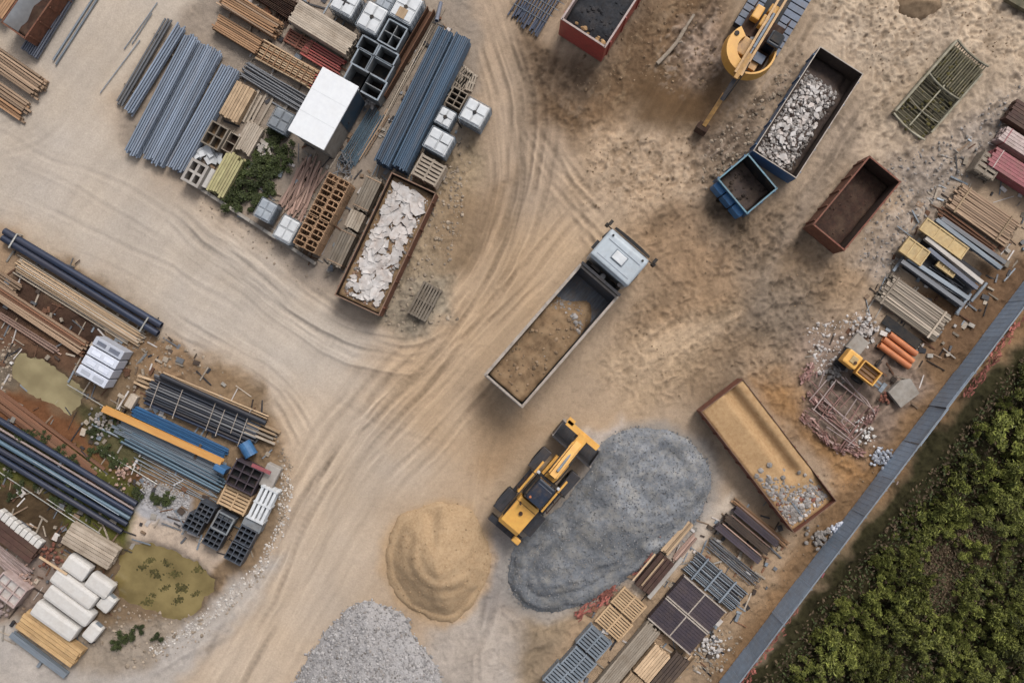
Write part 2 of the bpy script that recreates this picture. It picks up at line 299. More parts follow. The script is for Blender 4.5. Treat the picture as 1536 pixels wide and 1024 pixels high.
def skip(name, cx, cy, ang, L, Wd, z, m, label, cat='skip', inner=None, rim=None, wall=.07, z0=0.12, ribs=5, feet=True, taper=0.0, floor=.1, end=None):
    loc, rz, l, w = frame(cx, cy, ang, L, Wd, z); r = thing(name, label, cat, loc, rz); inner = inner or m; h = z - z0
    def shell(k0, k1, ins):   # four walls with optional taper at the ends
        b = MB(); lo, wo = l - 2 * ins, w - 2 * ins; lb = lo - 2 * taper; wb = wo
        o = [(-lb / 2, -wb / 2, z0), (lb / 2, -wb / 2, z0), (lb / 2, wb / 2, z0), (-lb / 2, wb / 2, z0), (-lo / 2, -wo / 2, z), (lo / 2, -wo / 2, z), (lo / 2, wo / 2, z), (-lo / 2, wo / 2, z)]
        return o
    o = shell(0, 0, 0); i_ = shell(0, 0, wall)
    i_ = [(a, b_, c if k > 3 else z0 + floor) for k, (a, b_, c) in enumerate(i_)]
    ob = MB().add(o, [(0, 1, 5, 4), (1, 2, 6, 5), (2, 3, 7, 6), (3, 0, 4, 7), (0, 3, 2, 1)])
    obj('shell', ob, m, r)
    ib = MB().add(i_, [(0, 4, 5, 1), (1, 5, 6, 2), (2, 6, 7, 3), (3, 7, 4, 0), (0, 1, 2, 3)])
    obj('lining', ib, inner, r)
    rb = MB(); q = wall
    rb.box((0, -w / 2 + wall / 2, z + .02), (l + .02, q, .06)).box((0, w / 2 - wall / 2, z + .02), (l + .02, q, .06)).box((-l / 2 + wall / 2, 0, z + .02), (q, w - 1.2 * q, .06)).box((l / 2 - wall / 2, 0, z + .02), (q, w - 1.2 * q, .06))
    obj('rim', rb, rim or m, r)
    for k in range(ribs):
        x = -l / 2 * .86 + l * .86 * k / max(1, ribs - 1)
        for sg in (-1, 1): obj('rib', MB().box((x, sg * (w / 2 + .03), (z0 + z) / 2 - .03), (.08, .055, h - .12)), m, r)
    if feet:
        for sg in (-1, 1): obj('runner', MB().box((0, sg * w * .33, z0 / 2 - .002), (l * .9, .12, z0 - .006)), 'dark_steel', r)
    if end: obj('end_panel', MB().box((end[0] * (l / 2 + .012), 0, z0 + h / 2), (.02, w * .98, h * .96)), end[1], r)
    r['dims'] = (l, w); return r
def load(name, sk, m, label, cat, zc, prof=None, amp=.12, n=40, stones=None, inset=.1, group=None, zskirt=.26):
    """loose material filling an open box: follows the box's inside; prof(u,v)->height in metres, u,v in -1..1"""
    l, w = sk['dims']; l -= 2 * inset; w -= 2 * inset; nx = max(8, int(l / .12)); ny = max(6, int(w / .12)); vs = []; fs = []
    seed = random.random() * 99
    us = np.linspace(-1, 1, nx); vv = np.linspace(-1, 1, ny); U, V = np.meshgrid(us, vv, indexing='ij')
    nz = fbm(U * l / 2 * 1.3 + seed, V * w / 2 * 1.3, 4, int(seed)) * amp
    Z = nz + (prof(U, V) if prof else zc)
    for i in range(nx):
        for j in range(ny): vs.append((us[i] * l / 2, vv[j] * w / 2, float(Z[i, j])))
    for i in range(nx - 1):
        for j in range(ny - 1): fs.append((i * ny + j, (i + 1) * ny + j, (i + 1) * ny + j + 1, i * ny + j + 1))
    # closing skirt
    ring = [i * ny for i in range(nx)] + [(nx - 1) * ny + j for j in range(1, ny)] + [i * ny + ny - 1 for i in range(nx - 2, -1, -1)] + [j for j in range(ny - 2, 0, -1)]
    o0 = len(vs); vs += [(vs[k][0], vs[k][1], zskirt) for k in ring]; q = len(ring)
    for k in range(q): fs.append((ring[k], o0 + k, o0 + (k + 1) % q, ring[(k + 1) % q]))
    b = MB().add(vs, fs)
    o = obj(name, b, m, None, sk.location, sk.rotation_euler[2], smooth=True); tag(o, label, cat, group)
    hf = lambda u, v: float(Z[min(nx - 1, max(0, int(round((u + 1) / 2 * (nx - 1))))), min(ny - 1, max(0, int(round((v + 1) / 2 * (ny - 1)))))])
    if stones:
        for (sm, cnt, r0, r1, dom, flat) in stones:
            sb = MB()
            for _ in range(cnt):
                for __ in range(30):
                    u, v = random.uniform(-.97, .97), random.uniform(-.95, .95)
                    if dom(u, v): break
                rr = r0 + (r1 - r0) * random.random() ** 2
                if flat < .3: sb.shard((u * (l / 2 - rr * .9), v * (w / 2 - rr * .9), hf(u, v) + .05 + random.uniform(0, .06)), rr, tint=random.uniform(-.22, .14))
                else: sb.stone((u * (l / 2 - rr * .8), v * (w / 2 - rr * .8), hf(u, v) + rr * .25 * flat), rr, tint=random.uniform(-.25, .25), flat=flat)
            obj('lumps', sb, sm, o)['kind'] = 'stuff'
    return o
# ------------------------------------------------------------------ numpy noise
def _hash(ix, iy, seed):
    h = (ix.astype(np.int64) * 374761393 + iy.astype(np.int64) * 668265263 + seed * 1442695041) & 0xffffffff
    h = ((h ^ (h >> 13)) * 1274126177) & 0xffffffff
    return ((h ^ (h >> 16)) & 0xffff) / 65535.0
def vnoise(x, y, seed=0):
    ix = np.floor(x); iy = np.floor(y); fx = x - ix; fy = y - iy; fx = fx * fx * (3 - 2 * fx); fy = fy * fy * (3 - 2 * fy)
    a = _hash(ix, iy, seed); b = _hash(ix + 1, iy, seed); c = _hash(ix, iy + 1, seed); d = _hash(ix + 1, iy + 1, seed)
    return (a + (b - a) * fx + (c - a) * fy + (a - b - c + d) * fx * fy) * 2 - 1
def fbm(x, y, o=4, seed=0, g=.5):
    t = 0; a = 1.0; s = 0
    for k in range(o):
        t = t + a * vnoise(x * 2 ** k + k * 17.3, y * 2 ** k - k * 9.1, seed + k * 7); s += a; a *= g
    return t / s
def sstep(a, b, x): t = np.clip((x - a) / (b - a), 0, 1); return t * t * (3 - 2 * t)
def polysd(X, Y, P):
    """signed distance to polygon (negative inside)"""
    d = np.full(X.shape, 1e9); ins = np.zeros(X.shape, bool); n = len(P)
    for i in range(n):
        x0, y0 = P[i]; x1, y1 = P[(i + 1) % n]; ex, ey = x1 - x0, y1 - y0; wx, wy = X - x0, Y - y0
        t = np.clip((wx * ex + wy * ey) / (ex * ex + ey * ey + 1e-9), 0, 1); d = np.minimum(d, (wx - ex * t) ** 2 + (wy - ey * t) ** 2)
        c = ((y0 <= Y) & (y1 > Y)) | ((y1 <= Y) & (y0 > Y)); xi = x0 + (Y - y0) / (ey if abs(ey) > 1e-9 else 1e-9) * ex
        ins ^= c & (X < xi)
    d = np.sqrt(d); return np.where(ins, -d, d)
def smooth_curve(P, k=6):
    P = [np.array(p, float) for p in P]; P = [2 * P[0] - P[1]] + P + [2 * P[-1] - P[-2]]; out = []
    for i in range(1, len(P) - 2):
        for t in np.linspace(0, 1, k, endpoint=False):
            a, b, c, d = P[i - 1], P[i], P[i + 1], P[i + 2]
            out.append(.5 * (2 * b + (c - a) * t + (2 * a - 5 * b + 4 * c - d) * t * t + (3 * b - a - 3 * c + d) * t ** 3))
    out.append(P[-2]); return out
def curve_ds(X, Y, P):
    best = np.full(X.shape, 1e18); D = np.zeros(X.shape); S = np.zeros(X.shape); s0 = 0.0
    for a, b in zip(P[:-1], P[1:]):
        ex, ey = b - a; L = math.hypot(ex, ey); wx, wy = X - a[0], Y - a[1]
        t = np.clip((wx * ex + wy * ey) / (L * L), 0, 1); dx, dy = wx - ex * t, wy - ey * t; q = dx * dx + dy * dy
        m = q < best; best = np.where(m, q, best); D = np.where(m, np.sign(ex * wy - ey * wx) * np.sqrt(q), D); S = np.where(m, s0 + t * L, S); s0 += L
    return D, S
mat('dark_steel_stone', (104, 106, 110), (80, 82, 86), rough=.95, rnd=0, dirt=.15)
# ------------------------------------------------------------------ ground: one sheet, dense where the yard is
def axis(lo, hi, step, far):
    a = np.arange(lo, hi + step * .5, step); g = []; s = step; x = hi
    while x < far: s *= 1.35; x += s; g.append(x)
    g = np.array(g); return np.concatenate([lo - (g[::-1] - hi), a, g])
gx = axis(-27.5, 27.5, .05, 140); gy = axis(-19, 19, .05, 140)
GX, GY = np.meshgrid(gx, gy, indexing='ij'); PX = GX * PM + 768; PY = 512 - GY * PM
def lc(rgb): return np.array([lin(c) for c in rgb]) * K
w1 = fbm(PX / 90, PY / 90, 4, 3); w2 = fbm(PX / 90 + 50, PY / 90, 4, 9); wf1 = fbm(PX / 22, PY / 22, 3, 21); wf2 = fbm(PX / 22, PY / 22, 3, 33)
QX = PX + w1 * 26 + wf1 * 9; QY = PY + w2 * 26 + wf2 * 9          # domain-warped pixel grid for natural borders
COL = np.zeros(PX.shape + (3,)); COL[:] = lc((190, 166, 138))
LUMP = np.full(PX.shape, .22); STRK = np.full(PX.shape, .5); FLAT = np.zeros(PX.shape)
def zone(P, rgb=None, soft=40, k=1.0, lump=None, strk=None, warp=1.0):
    global COL, LUMP, STRK
    d = polysd(PX + (QX - PX) * warp, PY + (QY - PY) * warp, P); m = (1 - sstep(-soft, soft, d)) * k
    if rgb: COL = COL * (1 - m[..., None]) + lc(rgb) * m[..., None]
    if lump is not None: LUMP = LUMP * (1 - m) + lump * m
    if strk is not None: STRK = STRK * (1 - m) + strk * m
    return m
zone([(-4000, -4000), (340, -100), (300, 60), (170, 150), (250, 280), (480, 420), (600, 520), (560, 640), (430, 600), (250, 480), (0, 340), (-4000, 330)], (203, 189, 171), 50, lump=.08, strk=1)
zone([(430, 600), (620, 560), (700, 700), (580, 760), (560, 900), (440, 1024), (400, 1420), (50, 1420), (330, 930), (440, 780)], (204, 184, 160), 50, lump=.07, strk=1)
zone([(640, -100), (790, -100), (870, 100), (850, 300), (760, 420), (690, 330), (730, 150)], (188, 165, 139), 35, lump=.16, strk=1)
zone([(600, 430), (760, 330), (960, 350), (960, 420), (740, 640), (900, 620), (980, 570), (900, 640), (720, 760), (650, 700), (560, 600)], (199, 172, 140), 45, lump=.14, strk=.9)
zone([(960, 330), (1200, 330), (1300, 420), (1200, 560), (1100, 570), (1000, 600), (930, 560), (940, 450)], (164, 137, 107), 45, lump=.85, strk=.35)
zone([(1130, 380), (1230, 400), (1250, 470), (1180, 540), (1080, 500)], (130, 116, 100), 44, lump=1, k=.85)
zone([(1030, 560), (1110, 540), (1120, 580), (1050, 640), (1080, 720), (1180, 800), (1100, 740), (1060, 700)], (128, 108, 86), 20, lump=.5, k=.8)  # dark earth, with the sand trailer's shade painted in along its left side
zone([(970, 330), (1060, 300), (1110, 350), (1080, 400), (1000, 380)], (140, 116, 92), 26, lump=.9, k=.8)
zone([(720, 600), (800, 620), (830, 640), (780, 690), (730, 730), (700, 700)], (172, 142, 108), 28, lump=.2, k=.8)
zone([(960, 340), (1060, 330), (1090, 420), (1000, 450)], (166, 138, 108), 30, lump=.8)
zone([(900, 560), (1010, 480), (1090, 470), (1060, 560), (960, 620)], (196, 170, 138), 30, lump=.5)
zone([(780, 20), (840, 100), (900, 100), (960, 0), (1080, -60), (1110, 150), (1040, 240), (900, 250), (800, 180)], (126, 101, 75), 30, lump=.7, strk=.4, warp=.6)
zone([(780, 60), (850, 90), (900, 110), (880, 170), (800, 140)], (118, 98, 78), 24, lump=.6)
zone([(960, 110), (1070, 120), (1060, 205), (930, 205)], (110, 86, 60), 24, lump=.2, warp=.5)
zone([(1020, 30), (1080, 0), (1090, 80), (1050, 130), (1010, 130)], (150, 128, 108), 18, lump=1)
zone([(880, 215), (960, 170), (1040, 205), (1060, 300), (950, 330), (860, 290)], (192, 166, 136), 30, lump=.7, strk=.3)
zone([(1050, 200), (1130, 150), (1200, 80), (1130, 220), (1060, 280)], (138, 118, 98), 20, lump=.95)
zone([(1040, 250), (1060, 250), (1130, 330), (1200, 300), (1210, 370), (1120, 390), (1050, 340)], (140, 120, 98), 26, lump=.95, warp=.6)
zone([(1150, 420), (1200, 280), (1290, 120), (1340, 150), (1260, 260), (1210, 340)], (164, 146, 126), 18, lump=.6, k=.8, warp=.5)
zone([(1200, -100), (1640, -100), (1600, 150), (1400, 290), (1290, 250), (1300, 90), (1230, 50)], (205, 183, 156), 30, lump=.8, strk=.2)
zone([(1290, 250), (1400, 210), (1540, 110), (1560, 180), (1420, 300), (1330, 430), (1280, 390), (1350, 280)], (170, 154, 137), 26, lump=.8, strk=.2)
zone([(1570, 380), (1440, 420), (1380, 560), (1270, 700), (1180, 830), (1060, 980), (1040, 1100), (1300, 780), (1570, 480)], (152, 120, 86), 22, lump=.6, strk=.1)
zone([(1130, 570), (1220, 560), (1330, 640), (1300, 720), (1250, 740)], (168, 128, 84), 18, lump=.7)
zone([(1200, 490), (1300, 470), (1400, 580), (1340, 660), (1290, 690), (1200, 630)], (150, 130, 114), 22, lump=.9)
zone([(1370, 430), (1536, 380), (1600, 380), (1440, 560), (1380, 560)], (128, 100, 74), 22, lump=.6)
zone([(690, 900), (770, 905), (860, 930), (800, 1100), (620, 1100), (640, 960)], (188, 175, 160), 26, lump=.35, strk=.8)
zone([(790, 930), (880, 910), (900, 960), (800, 1060), (780, 1000)], (158, 138, 112), 24, lump=.6)
zone([(870, 930), (1040, 770), (1180, 740), (1200, 820), (1040, 1040), (820, 1040)], (176, 150, 120), 20, lump=.5)
zone([(1020, 800), (1090, 740), (1110, 760), (960, 910), (940, 890)], (208, 190, 168), 12, lump=.3)
zone([(880, 870), (1040, 740), (1060, 760), (900, 910)], (170, 106, 84), 10, lump=.3)
zone([(860, 640), (930, 620), (950, 690), (900, 720), (870, 680)], (206, 192, 178), 12, lump=.4)
zone([(700, 770), (780, 790), (790, 900), (740, 930), (715, 850)], (164, 154, 144), 18, lump=.5)
zone([(180, 140), (330, -60), (690, -60), (715, 100), (690, 330), (600, 480), (510, 440), (300, 290), (190, 220)], (166, 151, 134), 16, lump=.3, strk=.1)
zone([(610, 250), (720, 200), (700, 340), (660, 460), (570, 490), (560, 470)], (170, 150, 122), 22, lump=.8, strk=.3)
zone([(650, 300), (760, 260), (760, 330), (700, 400), (660, 400)], (148, 122, 92), 30, lump=.35, strk=1, k=.75)
zone([(600, 420), (670, 410), (680, 480), (600, 510), (560, 480)], (166, 152, 130), 16, lump=.8)
zone([(-600, 330), (110, 395), (250, 490), (400, 580), (425, 680), (420, 790), (340, 930), (180, 1010), (-600, 1010)], (146, 122, 94), 14, lump=.5, strk=.1)
zone([(-60, 330), (20, 350), (60, 400), (20, 430), (-60, 430)], (170, 142, 112), 14)
zone([(-60, 400), (30, 405), (165, 490), (130, 560), (-60, 440)], (78, 58, 46), 10, lump=.5)
zone([(-60, 420), (120, 540), (140, 580), (30, 540), (-60, 520)], (112, 84, 64), 10, lump=.5)
zone([(-300, 560), (30, 590), (130, 625), (230, 720), (180, 745), (60, 660), (-300, 640)], (126, 84, 54), 10, lump=.4)
zone([(-60, 500), (20, 520), (10, 580), (-60, 600)], (136, 122, 104), 12, lump=.7)
zone([(-60, 625), (60, 655), (240, 730), (240, 790), (190, 820), (90, 790), (-60, 710)], (92, 92, 42), 12, lump=.6)
zone([(-60, 700), (60, 740), (110, 790), (80, 830), (-60, 770)], (82, 66, 46), 12, lump=.6)
zone([(110, 600), (190, 610), (230, 690), (180, 700), (130, 660)], (92, 86, 56), 12, lump=.6)
zone([(190, 480), (290, 500), (330, 560), (230, 570), (190, 540)], (150, 122, 92), 14, lump=.7)
zone([(205, 755), (240, 750), (330, 830), (310, 860), (200, 820)], (212, 190, 166), 9, lump=.4)
zone([(210, 715), (290, 735), (275, 790), (200, 760)], (182, 180, 180), 8, lump=.6)
zone([(90, 950), (170, 930), (300, 930), (330, 940), (220, 1010), (90, 1010)], (172, 156, 136), 14, lump=.5)
zone([(-600, 930), (20, 930), (90, 1000), (220, 1000), (390, 845), (425, 850), (250, 1060), (-600, 1080)], (192, 182, 170), 14, lump=.25)
zone([(-60, 830), (60, 800), (110, 850), (60, 920), (-60, 930)], (150, 132, 118), 10, lump=.5)
vegm = zone([(1570, 470), (1480, 560), (1330, 730), (1250, 840), (1110, 1030), (1050, 1424), (4000, 4000), (4000, -200), (1620, 380)], (58, 54, 32), 12, lump=.8, strk=0)
zone([(1400, 800), (1480, 790), (1500, 840), (1430, 920), (1390, 900)], (96, 80, 58), 20, k=.8)
zone([(893, 680), (905, 650), (945, 632), (1000, 636), (1060, 660), (1082, 710), (1072, 765), (1035, 810), (985, 845), (935, 885), (880, 918), (825, 932), (780, 918), (752, 875), (752, 825), (790, 790)], (160, 154, 146), 12, k=.8, warp=.5)
zone([(640, 750), (665, 742), (705, 755), (732, 790), (745, 835), (735, 885), (700, 930), (668, 946), (625, 930), (590, 902), (568, 855), (570, 815), (590, 780)], (198, 166, 126), 10, k=.8, warp=.4)
# --- light, dark blotches and streaks along the haul roads
Hh = np.zeros(PX.shape)
tone = np.zeros(PX.shape)
ROADS = [
 ([(-60, 235), (60, 280), (200, 350), (380, 450), (500, 535), (600, 590), (720, 610)], 95, .38, [(-52, .3), (-18, .3), (22, .35), (55, .25)]),
 ([(690, -60), (735, 60), (765, 170), (768, 290), (735, 400), (660, 510), (560, 620), (480, 740), (410, 880), (310, 1070)], 62, 1.9, [(-44, 1), (-30, 1.1), (-8, 1.2), (6, 1), (18, 1), (36, 1), (50, .8)]),
 ([(620, 600), (565, 700), (505, 800), (430, 920), (330, 1080)], 100, .6, [(-48, .5), (-20, .4), (34, .4), (60, .4)]),
 ([(540, 720), (640, 620), (740, 520), (830, 420), (900, 340), (985, 250), (1060, 160)], 84, 1.8, [(-66, 1), (-48, 1.1), (-28, 1), (-10, .9), (24, 1.1), (42, 1), (60, 1)]),
 ([(250, 300), (400, 420), (520, 505), (620, 520), (700, 470), (760, 380), (790, 280), (800, 150), (760, 20)], 54, 1.8, [(-34, 1), (-20, 1), (-4, 1), (12, 1), (28, .9)]),
 ([(-60, 235), (60, 185), (140, 90), (230, -60)], 75, .4, [(-30, .3), (20, .3)]),
 ([(230, 470), (330, 530), (420, 590), (462, 670), (462, 760), (420, 850), (350, 930), (220, 1010), (60, 1060)], 42, 1.1, [(-16, .9), (10, .9)]),
 ([(712, 610), (716, 680), (706, 760), (690, 800)], 26, 1.6, [(-14, 1.4), (8, 1.6)]),
 ([(742, 640), (725, 700), (722, 770)], 16, 1.4, [(0, 1.3)]),
 ([(800, 170), (830, 90), (860, 20), (880, -40)], 44, 1.6, [(-24, 1.1), (-10, 1.2), (4, 1), (16, 1.2), (30, 1)]),
 ([(940, 240), (1000, 130), (1060, 30), (1090, -30)], 50, 2.2, [(-36, 1.3), (-24, 1.4), (-8, 1.2), (8, 1.3), (24, 1.5), (38, 1.2)]),
 ([(1040, 270), (1110, 190), (1200, 60), (1240, 0)], 24, 2.2, [(-12, 1.3), (0, 1.2), (10, 1.3)]),
 ([(700, 1060), (712, 990), (735, 930), (745, 860)], 34, 1.0, [(-16, 1), (10, 1)]),
 ([(960, 590), (1060, 500), (1160, 450), (1280, 420)], 64, 1.4, [(-40, 1), (-20, 1), (0, .9), (20, 1), (38, 1)]),
 ([(780, 160), (850, 300), (900, 420)], 50, .9, [(-10, .8), (14, .8)]),
 ([(1090, 420), (1180, 330), (1270, 200), (1340, 100)], 40, 1.5, [(-20, 1.2), (-4, 1.2), (14, 1.2)]),
 ([(1150, 560), (1240, 450), (1330, 330), (1430, 220), (1540, 130)], 44, 1.6, [(-26, 1.2), (-8, 1.2), (10, 1.3), (28, 1.2)]),
 ([(1180, 800), (1270, 690), (1360, 580), (1440, 470)], 24, 1.3, [(-8, 1.1), (8, 1.1)]),
 ([(1040, 480), (960, 420), (900, 330), (800, 230)], 40, .6, [(-24, .9), (-10, .9), (12, 1), (26, 1)]),
]
for k, (P, hw, amp, ruts) in enumerate(ROADS):
    P = smooth_curve(P); xs = [p[0] for p in P]; ys = [p[1] for p in P]
    i0, i1 = np.searchsorted(gx, [(min(xs) - hw * 2 - 768) / PM, (max(xs) + hw * 2 - 768) / PM]); j0, j1 = np.searchsorted(gy, [(512 - max(ys) - hw * 2) / PM, (512 - min(ys) + hw * 2) / PM])
    sl = (slice(i0, i1), slice(j0, j1)); X = PX[sl] + w1[sl] * 7; Y = PY[sl] + w2[sl] * 7
    D, S = curve_ds(X, Y, P); wgt = np.exp(-(np.abs(D) / hw) ** 4) * np.clip((np.maximum(STRK[sl], .8) if k in (7, 8, 9, 10, 11, 13, 15, 16, 17, 18) else STRK[sl]) * 1.15, 0, 1) * (1 - vegm[sl])
    n = .5 * fbm(D / 15 + k * 31, S / 300, 2, 40 + k) + .5 * fbm(D / 6 + k * 13, S / 190, 2, 60 + k) + .18 * vnoise(D / 2.6 + k * 7, S / 110, 80 + k)
    brk = .45 + .55 * sstep(-.4, .4, fbm(D / 60 + 5 * k, S / 130, 2, 90 + k))
    ends = sstep(0, 70, S) * sstep(0, 70, S.max() - S); wgt = wgt * ends; t = n * brk * .18 * amp; hgt = n * brk * .035 * amp
    for off, a in ruts:
        wob = vnoise(S / 120, S * 0 + off, 300 + k) * 7; u = (D - off - wob)
        g = np.exp(-(u / 3.4) ** 2); r = np.exp(-((np.abs(u) - 6.5) / 2.6) ** 2)
        vis = sstep(-.35, .5, vnoise(S / 90 + off, S * 0 + k, 200 + k)) * a
        t = t - g * vis * .14 + r * vis * .07; hgt = hgt - g * vis * .05 + r * vis * .025
        t = t + g * vis * .05 * np.sin(S / 1.6)
    tone[sl] += t * wgt; Hh[sl] += hgt * wgt
# diagonal streaks everywhere (dust dragged along the site's main axis)
A = PX * math.cos(R(52)) - PY * math.sin(R(52)); B = PX * math.sin(R(52)) + PY * math.cos(R(52))
tone += .08 * fbm(B / 12, A / 120, 3, 120) * (1 - vegm)
# clods, lumps and pits in the rough areas
lump1 = fbm(B / 24, A / 40, 5, 130, .55); lump2 = fbm(PX / 9, PY / 9, 4, 140, .6); ridg = 1 - np.abs(fbm(B / 30, A / 55, 4, 150)) * 2.4
LUMP = np.clip(LUMP * (1 + .35 * w2), 0, 1.1)
pits = sstep(.18, .5, fbm(PX / 13, PY / 13, 3, 160)) * LUMP
cA = np.tanh(2.4 * fbm(B / 9 + 1.5 * wf1, A / 24, 3, 131)); cB = np.tanh(2.4 * fbm(PX / 6, PY / 6, 3, 133)); cC = np.tanh(2.2 * fbm(B / 34, A / 70, 3, 135))
Hh += LUMP * (.10 * lump1 + .065 * cA + .03 * cB + .05 * lump2) - .07 * pits
cA = np.tanh(2.4 * fbm(B / 9 + 1.5 * wf1, A / 24, 3, 131)); cB = np.tanh(2.4 * fbm(PX / 6, PY / 6, 3, 133)); cC = np.tanh(2.2 * fbm(B / 34, A / 70, 3, 135))
tone += LUMP * (.12 * lump1 + .12 * cA + .07 * cB + .24 * cC) - pits * .22 + .05 * w1 + .035 * fbm(PX / 4, PY / 4, 2, 170) + .03 * vnoise(PX / 1.7, PY / 1.7, 180)
tone += .06 * fbm(PX / 50, PY / 50, 3, 190)
COL = COL * np.clip(1 + tone, .25, 1.6)[..., None]
warm = fbm(PX / 70, PY / 70, 3, 210)[..., None]; COL = COL * (1 + warm * np.array([.03, 0, -.05]))
CRUST = [([(1000, 30), (1075, 20), (1085, 110), (1030, 140), (980, 110)], (200, 180, 160), (104, 84, 66)),
 ([(1050, 200), (1140, 110), (1200, 40), (1215, 70), (1130, 220), (1065, 275), (1035, 250)], (186, 166, 146), (84, 70, 58)),
 ([(900, 200), (1040, 200), (1060, 280), (960, 320), (880, 290)], (206, 184, 156), (136, 110, 82)),
 ([(1130, 300), (1200, 280), (1210, 360), (1290, 390), (1240, 460), (1150, 430), (1060, 410), (1040, 330)], (172, 150, 126), (90, 75, 62)),
 ([(1290, 250), (1400, 200), (1540, 100), (1550, 180), (1420, 300), (1340, 420), (1280, 400)], (198, 184, 168), (118, 104, 90)),
 ([(1180, 420), (1330, 420), (1300, 520), (1200, 600), (1110, 560)], (174, 154, 132), (100, 84, 68)),
 ([(940, 440), (1100, 420), (1130, 560), (960, 620), (900, 590)], (208, 182, 148), (128, 102, 74)),
 ([(780, 60), (910, 100), (880, 200), (790, 170)], (148, 128, 106), (88, 72, 56)),
 ([(1125, 560), (1215, 560), (1330, 640), (1250, 750), (1190, 660)], (198, 160, 114), (106, 78, 54)),
 ([(1200, -20), (1560, -20), (1560, 120), (1420, 60), (1330, 160), (1240, 50)], (214, 194, 168), (134, 110, 84)),
 ([(940, 40), (1000, -20), (1090, -20), (1010, 90), (930, 190), (890, 200), (900, 120)], (164, 140, 110), (104, 82, 58))]
cD = np.tanh(2.6 * fbm(B / 7 + 1.2 * wf2, A / 16, 3, 231))
cF = np.tanh(2.4 * fbm(B / 15 + 1.5 * wf1, A / 60, 4, 241))
for q_, (P, la, da) in enumerate(CRUST):
    ks = (.5, .5, .34, .22, .36, .16, .16, .4, .3, .36, .4)[q_]; cE = (.35 * cD + .3 * cB + .5 * cF) if q_ in (3, 5, 6, 8, 10) else (.6 * cD + .5 * cB)
    m = (1 - sstep(-26, 22, polysd(PX + wf1 * 14, PY + wf2 * 14, P)))
    a = (m * sstep(.1, .75, cE) * ks)[..., None]; COL = COL * (1 - a) + lc(la) * a; a = (m * sstep(-.1, -.75, cE) * ks)[..., None]; COL = COL * (1 - a) + lc(da) * a; Hh += .05 * m * cE
lum = (COL @ np.array([.25, .65, .10]))[..., None]; COL = (COL * .95 + lum * .05) * np.array([1.0, .992, 1.015])
# hollows for the two ponds
POND1 = [(20, 530), (70, 545), (122, 584), (120, 604), (103, 620), (60, 600), (16, 566)]
POND2 = [(200, 812), (235, 817), (295, 843), (318, 869), (315, 892), (300, 910), (271, 929), (235, 921), (205, 908), (180, 896), (170, 866), (180, 835)]
Hh = np.clip(Hh, -.3, .3)
for P in (POND1, POND2):
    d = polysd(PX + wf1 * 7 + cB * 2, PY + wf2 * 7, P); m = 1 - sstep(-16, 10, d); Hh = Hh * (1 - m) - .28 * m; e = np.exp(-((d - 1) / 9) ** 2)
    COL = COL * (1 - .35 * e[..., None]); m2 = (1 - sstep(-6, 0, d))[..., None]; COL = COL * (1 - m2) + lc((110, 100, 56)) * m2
Hh -= .05                                                            # objects stand on z = 0, dust banked below their feet
edge = np.maximum(np.abs(GX) - 27, np.abs(GY) - 18.6); Hh *= 1 - sstep(0, 3, edge)
nxv, nyv = len(gx), len(gy); V3 = np.stack([GX, GY, Hh], -1).reshape(-1, 3)
idx = np.arange(nxv * nyv).reshape(nxv, nyv); F = np.stack([idx[:-1, :-1], idx[1:, :-1], idx[1:, 1:], idx[:-1, 1:]], -1).reshape(-1, 4)
me = bpy.data.meshes.new('ground'); me.vertices.add(len(V3)); me.vertices.foreach_set('co', V3.ravel().astype(np.float32))
me.loops.add(F.size); me.loops.foreach_set('vertex_index', F.ravel().astype(np.int32)); me.polygons.add(len(F))
me.polygons.foreach_set('loop_start', (np.arange(len(F)) * 4).astype(np.int32)); me.polygons.foreach_set('use_smooth', np.ones(len(F), bool)); me.update()
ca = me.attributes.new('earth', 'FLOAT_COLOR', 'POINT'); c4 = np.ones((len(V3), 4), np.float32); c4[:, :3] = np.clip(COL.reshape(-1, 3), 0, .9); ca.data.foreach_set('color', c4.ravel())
gm = bpy.data.materials.new('earth'); gm.use_nodes = True; n = gm.node_tree.nodes; l = gm.node_tree.links; P_ = n['Principled BSDF']; P_.inputs['Roughness'].default_value = .95; P_.inputs['Specular IOR Level'].default_value = .15
a_ = n.new('ShaderNodeAttribute'); a_.attribute_name = 'earth'; tcn = n.new('ShaderNodeTexCoord')
nn = n.new('ShaderNodeTexNoise'); nn.inputs['Scale'].default_value = 14; nn.inputs['Detail'].default_value = 7; nn.inputs['Roughness'].default_value = .7; l.new(tcn.outputs['Object'], nn.inputs['Vector'])
mr = n.new('ShaderNodeMapRange'); mr.inputs['From Min'].default_value = .3; mr.inputs['From Max'].default_value = .7; mr.inputs['To Min'].default_value = .86; mr.inputs['To Max'].default_value = 1.14; l.new(nn.outputs['Fac'], mr.inputs['Value'])
hs = n.new('ShaderNodeHueSaturation'); l.new(a_.outputs['Color'], hs.inputs['Color']); l.new(mr.outputs[0], hs.inputs['Value']); l.new(hs.outputs[0], P_.inputs['Base Color'])
bp = n.new('ShaderNodeBump'); bp.inputs['Strength'].default_value = .5; bp.inputs['Distance'].default_value = .04; l.new(nn.outputs['Fac'], bp.inputs['Height']); l.new(bp.outputs[0], P_.inputs['Normal'])
me.materials.append(gm); ground = bpy.data.objects.new('ground', me); C.objects.link(ground); tag(ground, 'bare tan earth of the yard with wheel tracks and rutted mud', 'ground', kind='structure')
def ground_z(px, py):
    x, y = W(px, py); i = min(nxv - 1, max(0, int(np.searchsorted(gx, x)))); j = min(nyv - 1, max(0, int(np.searchsorted(gy, y)))); return float(Hh[i, j])
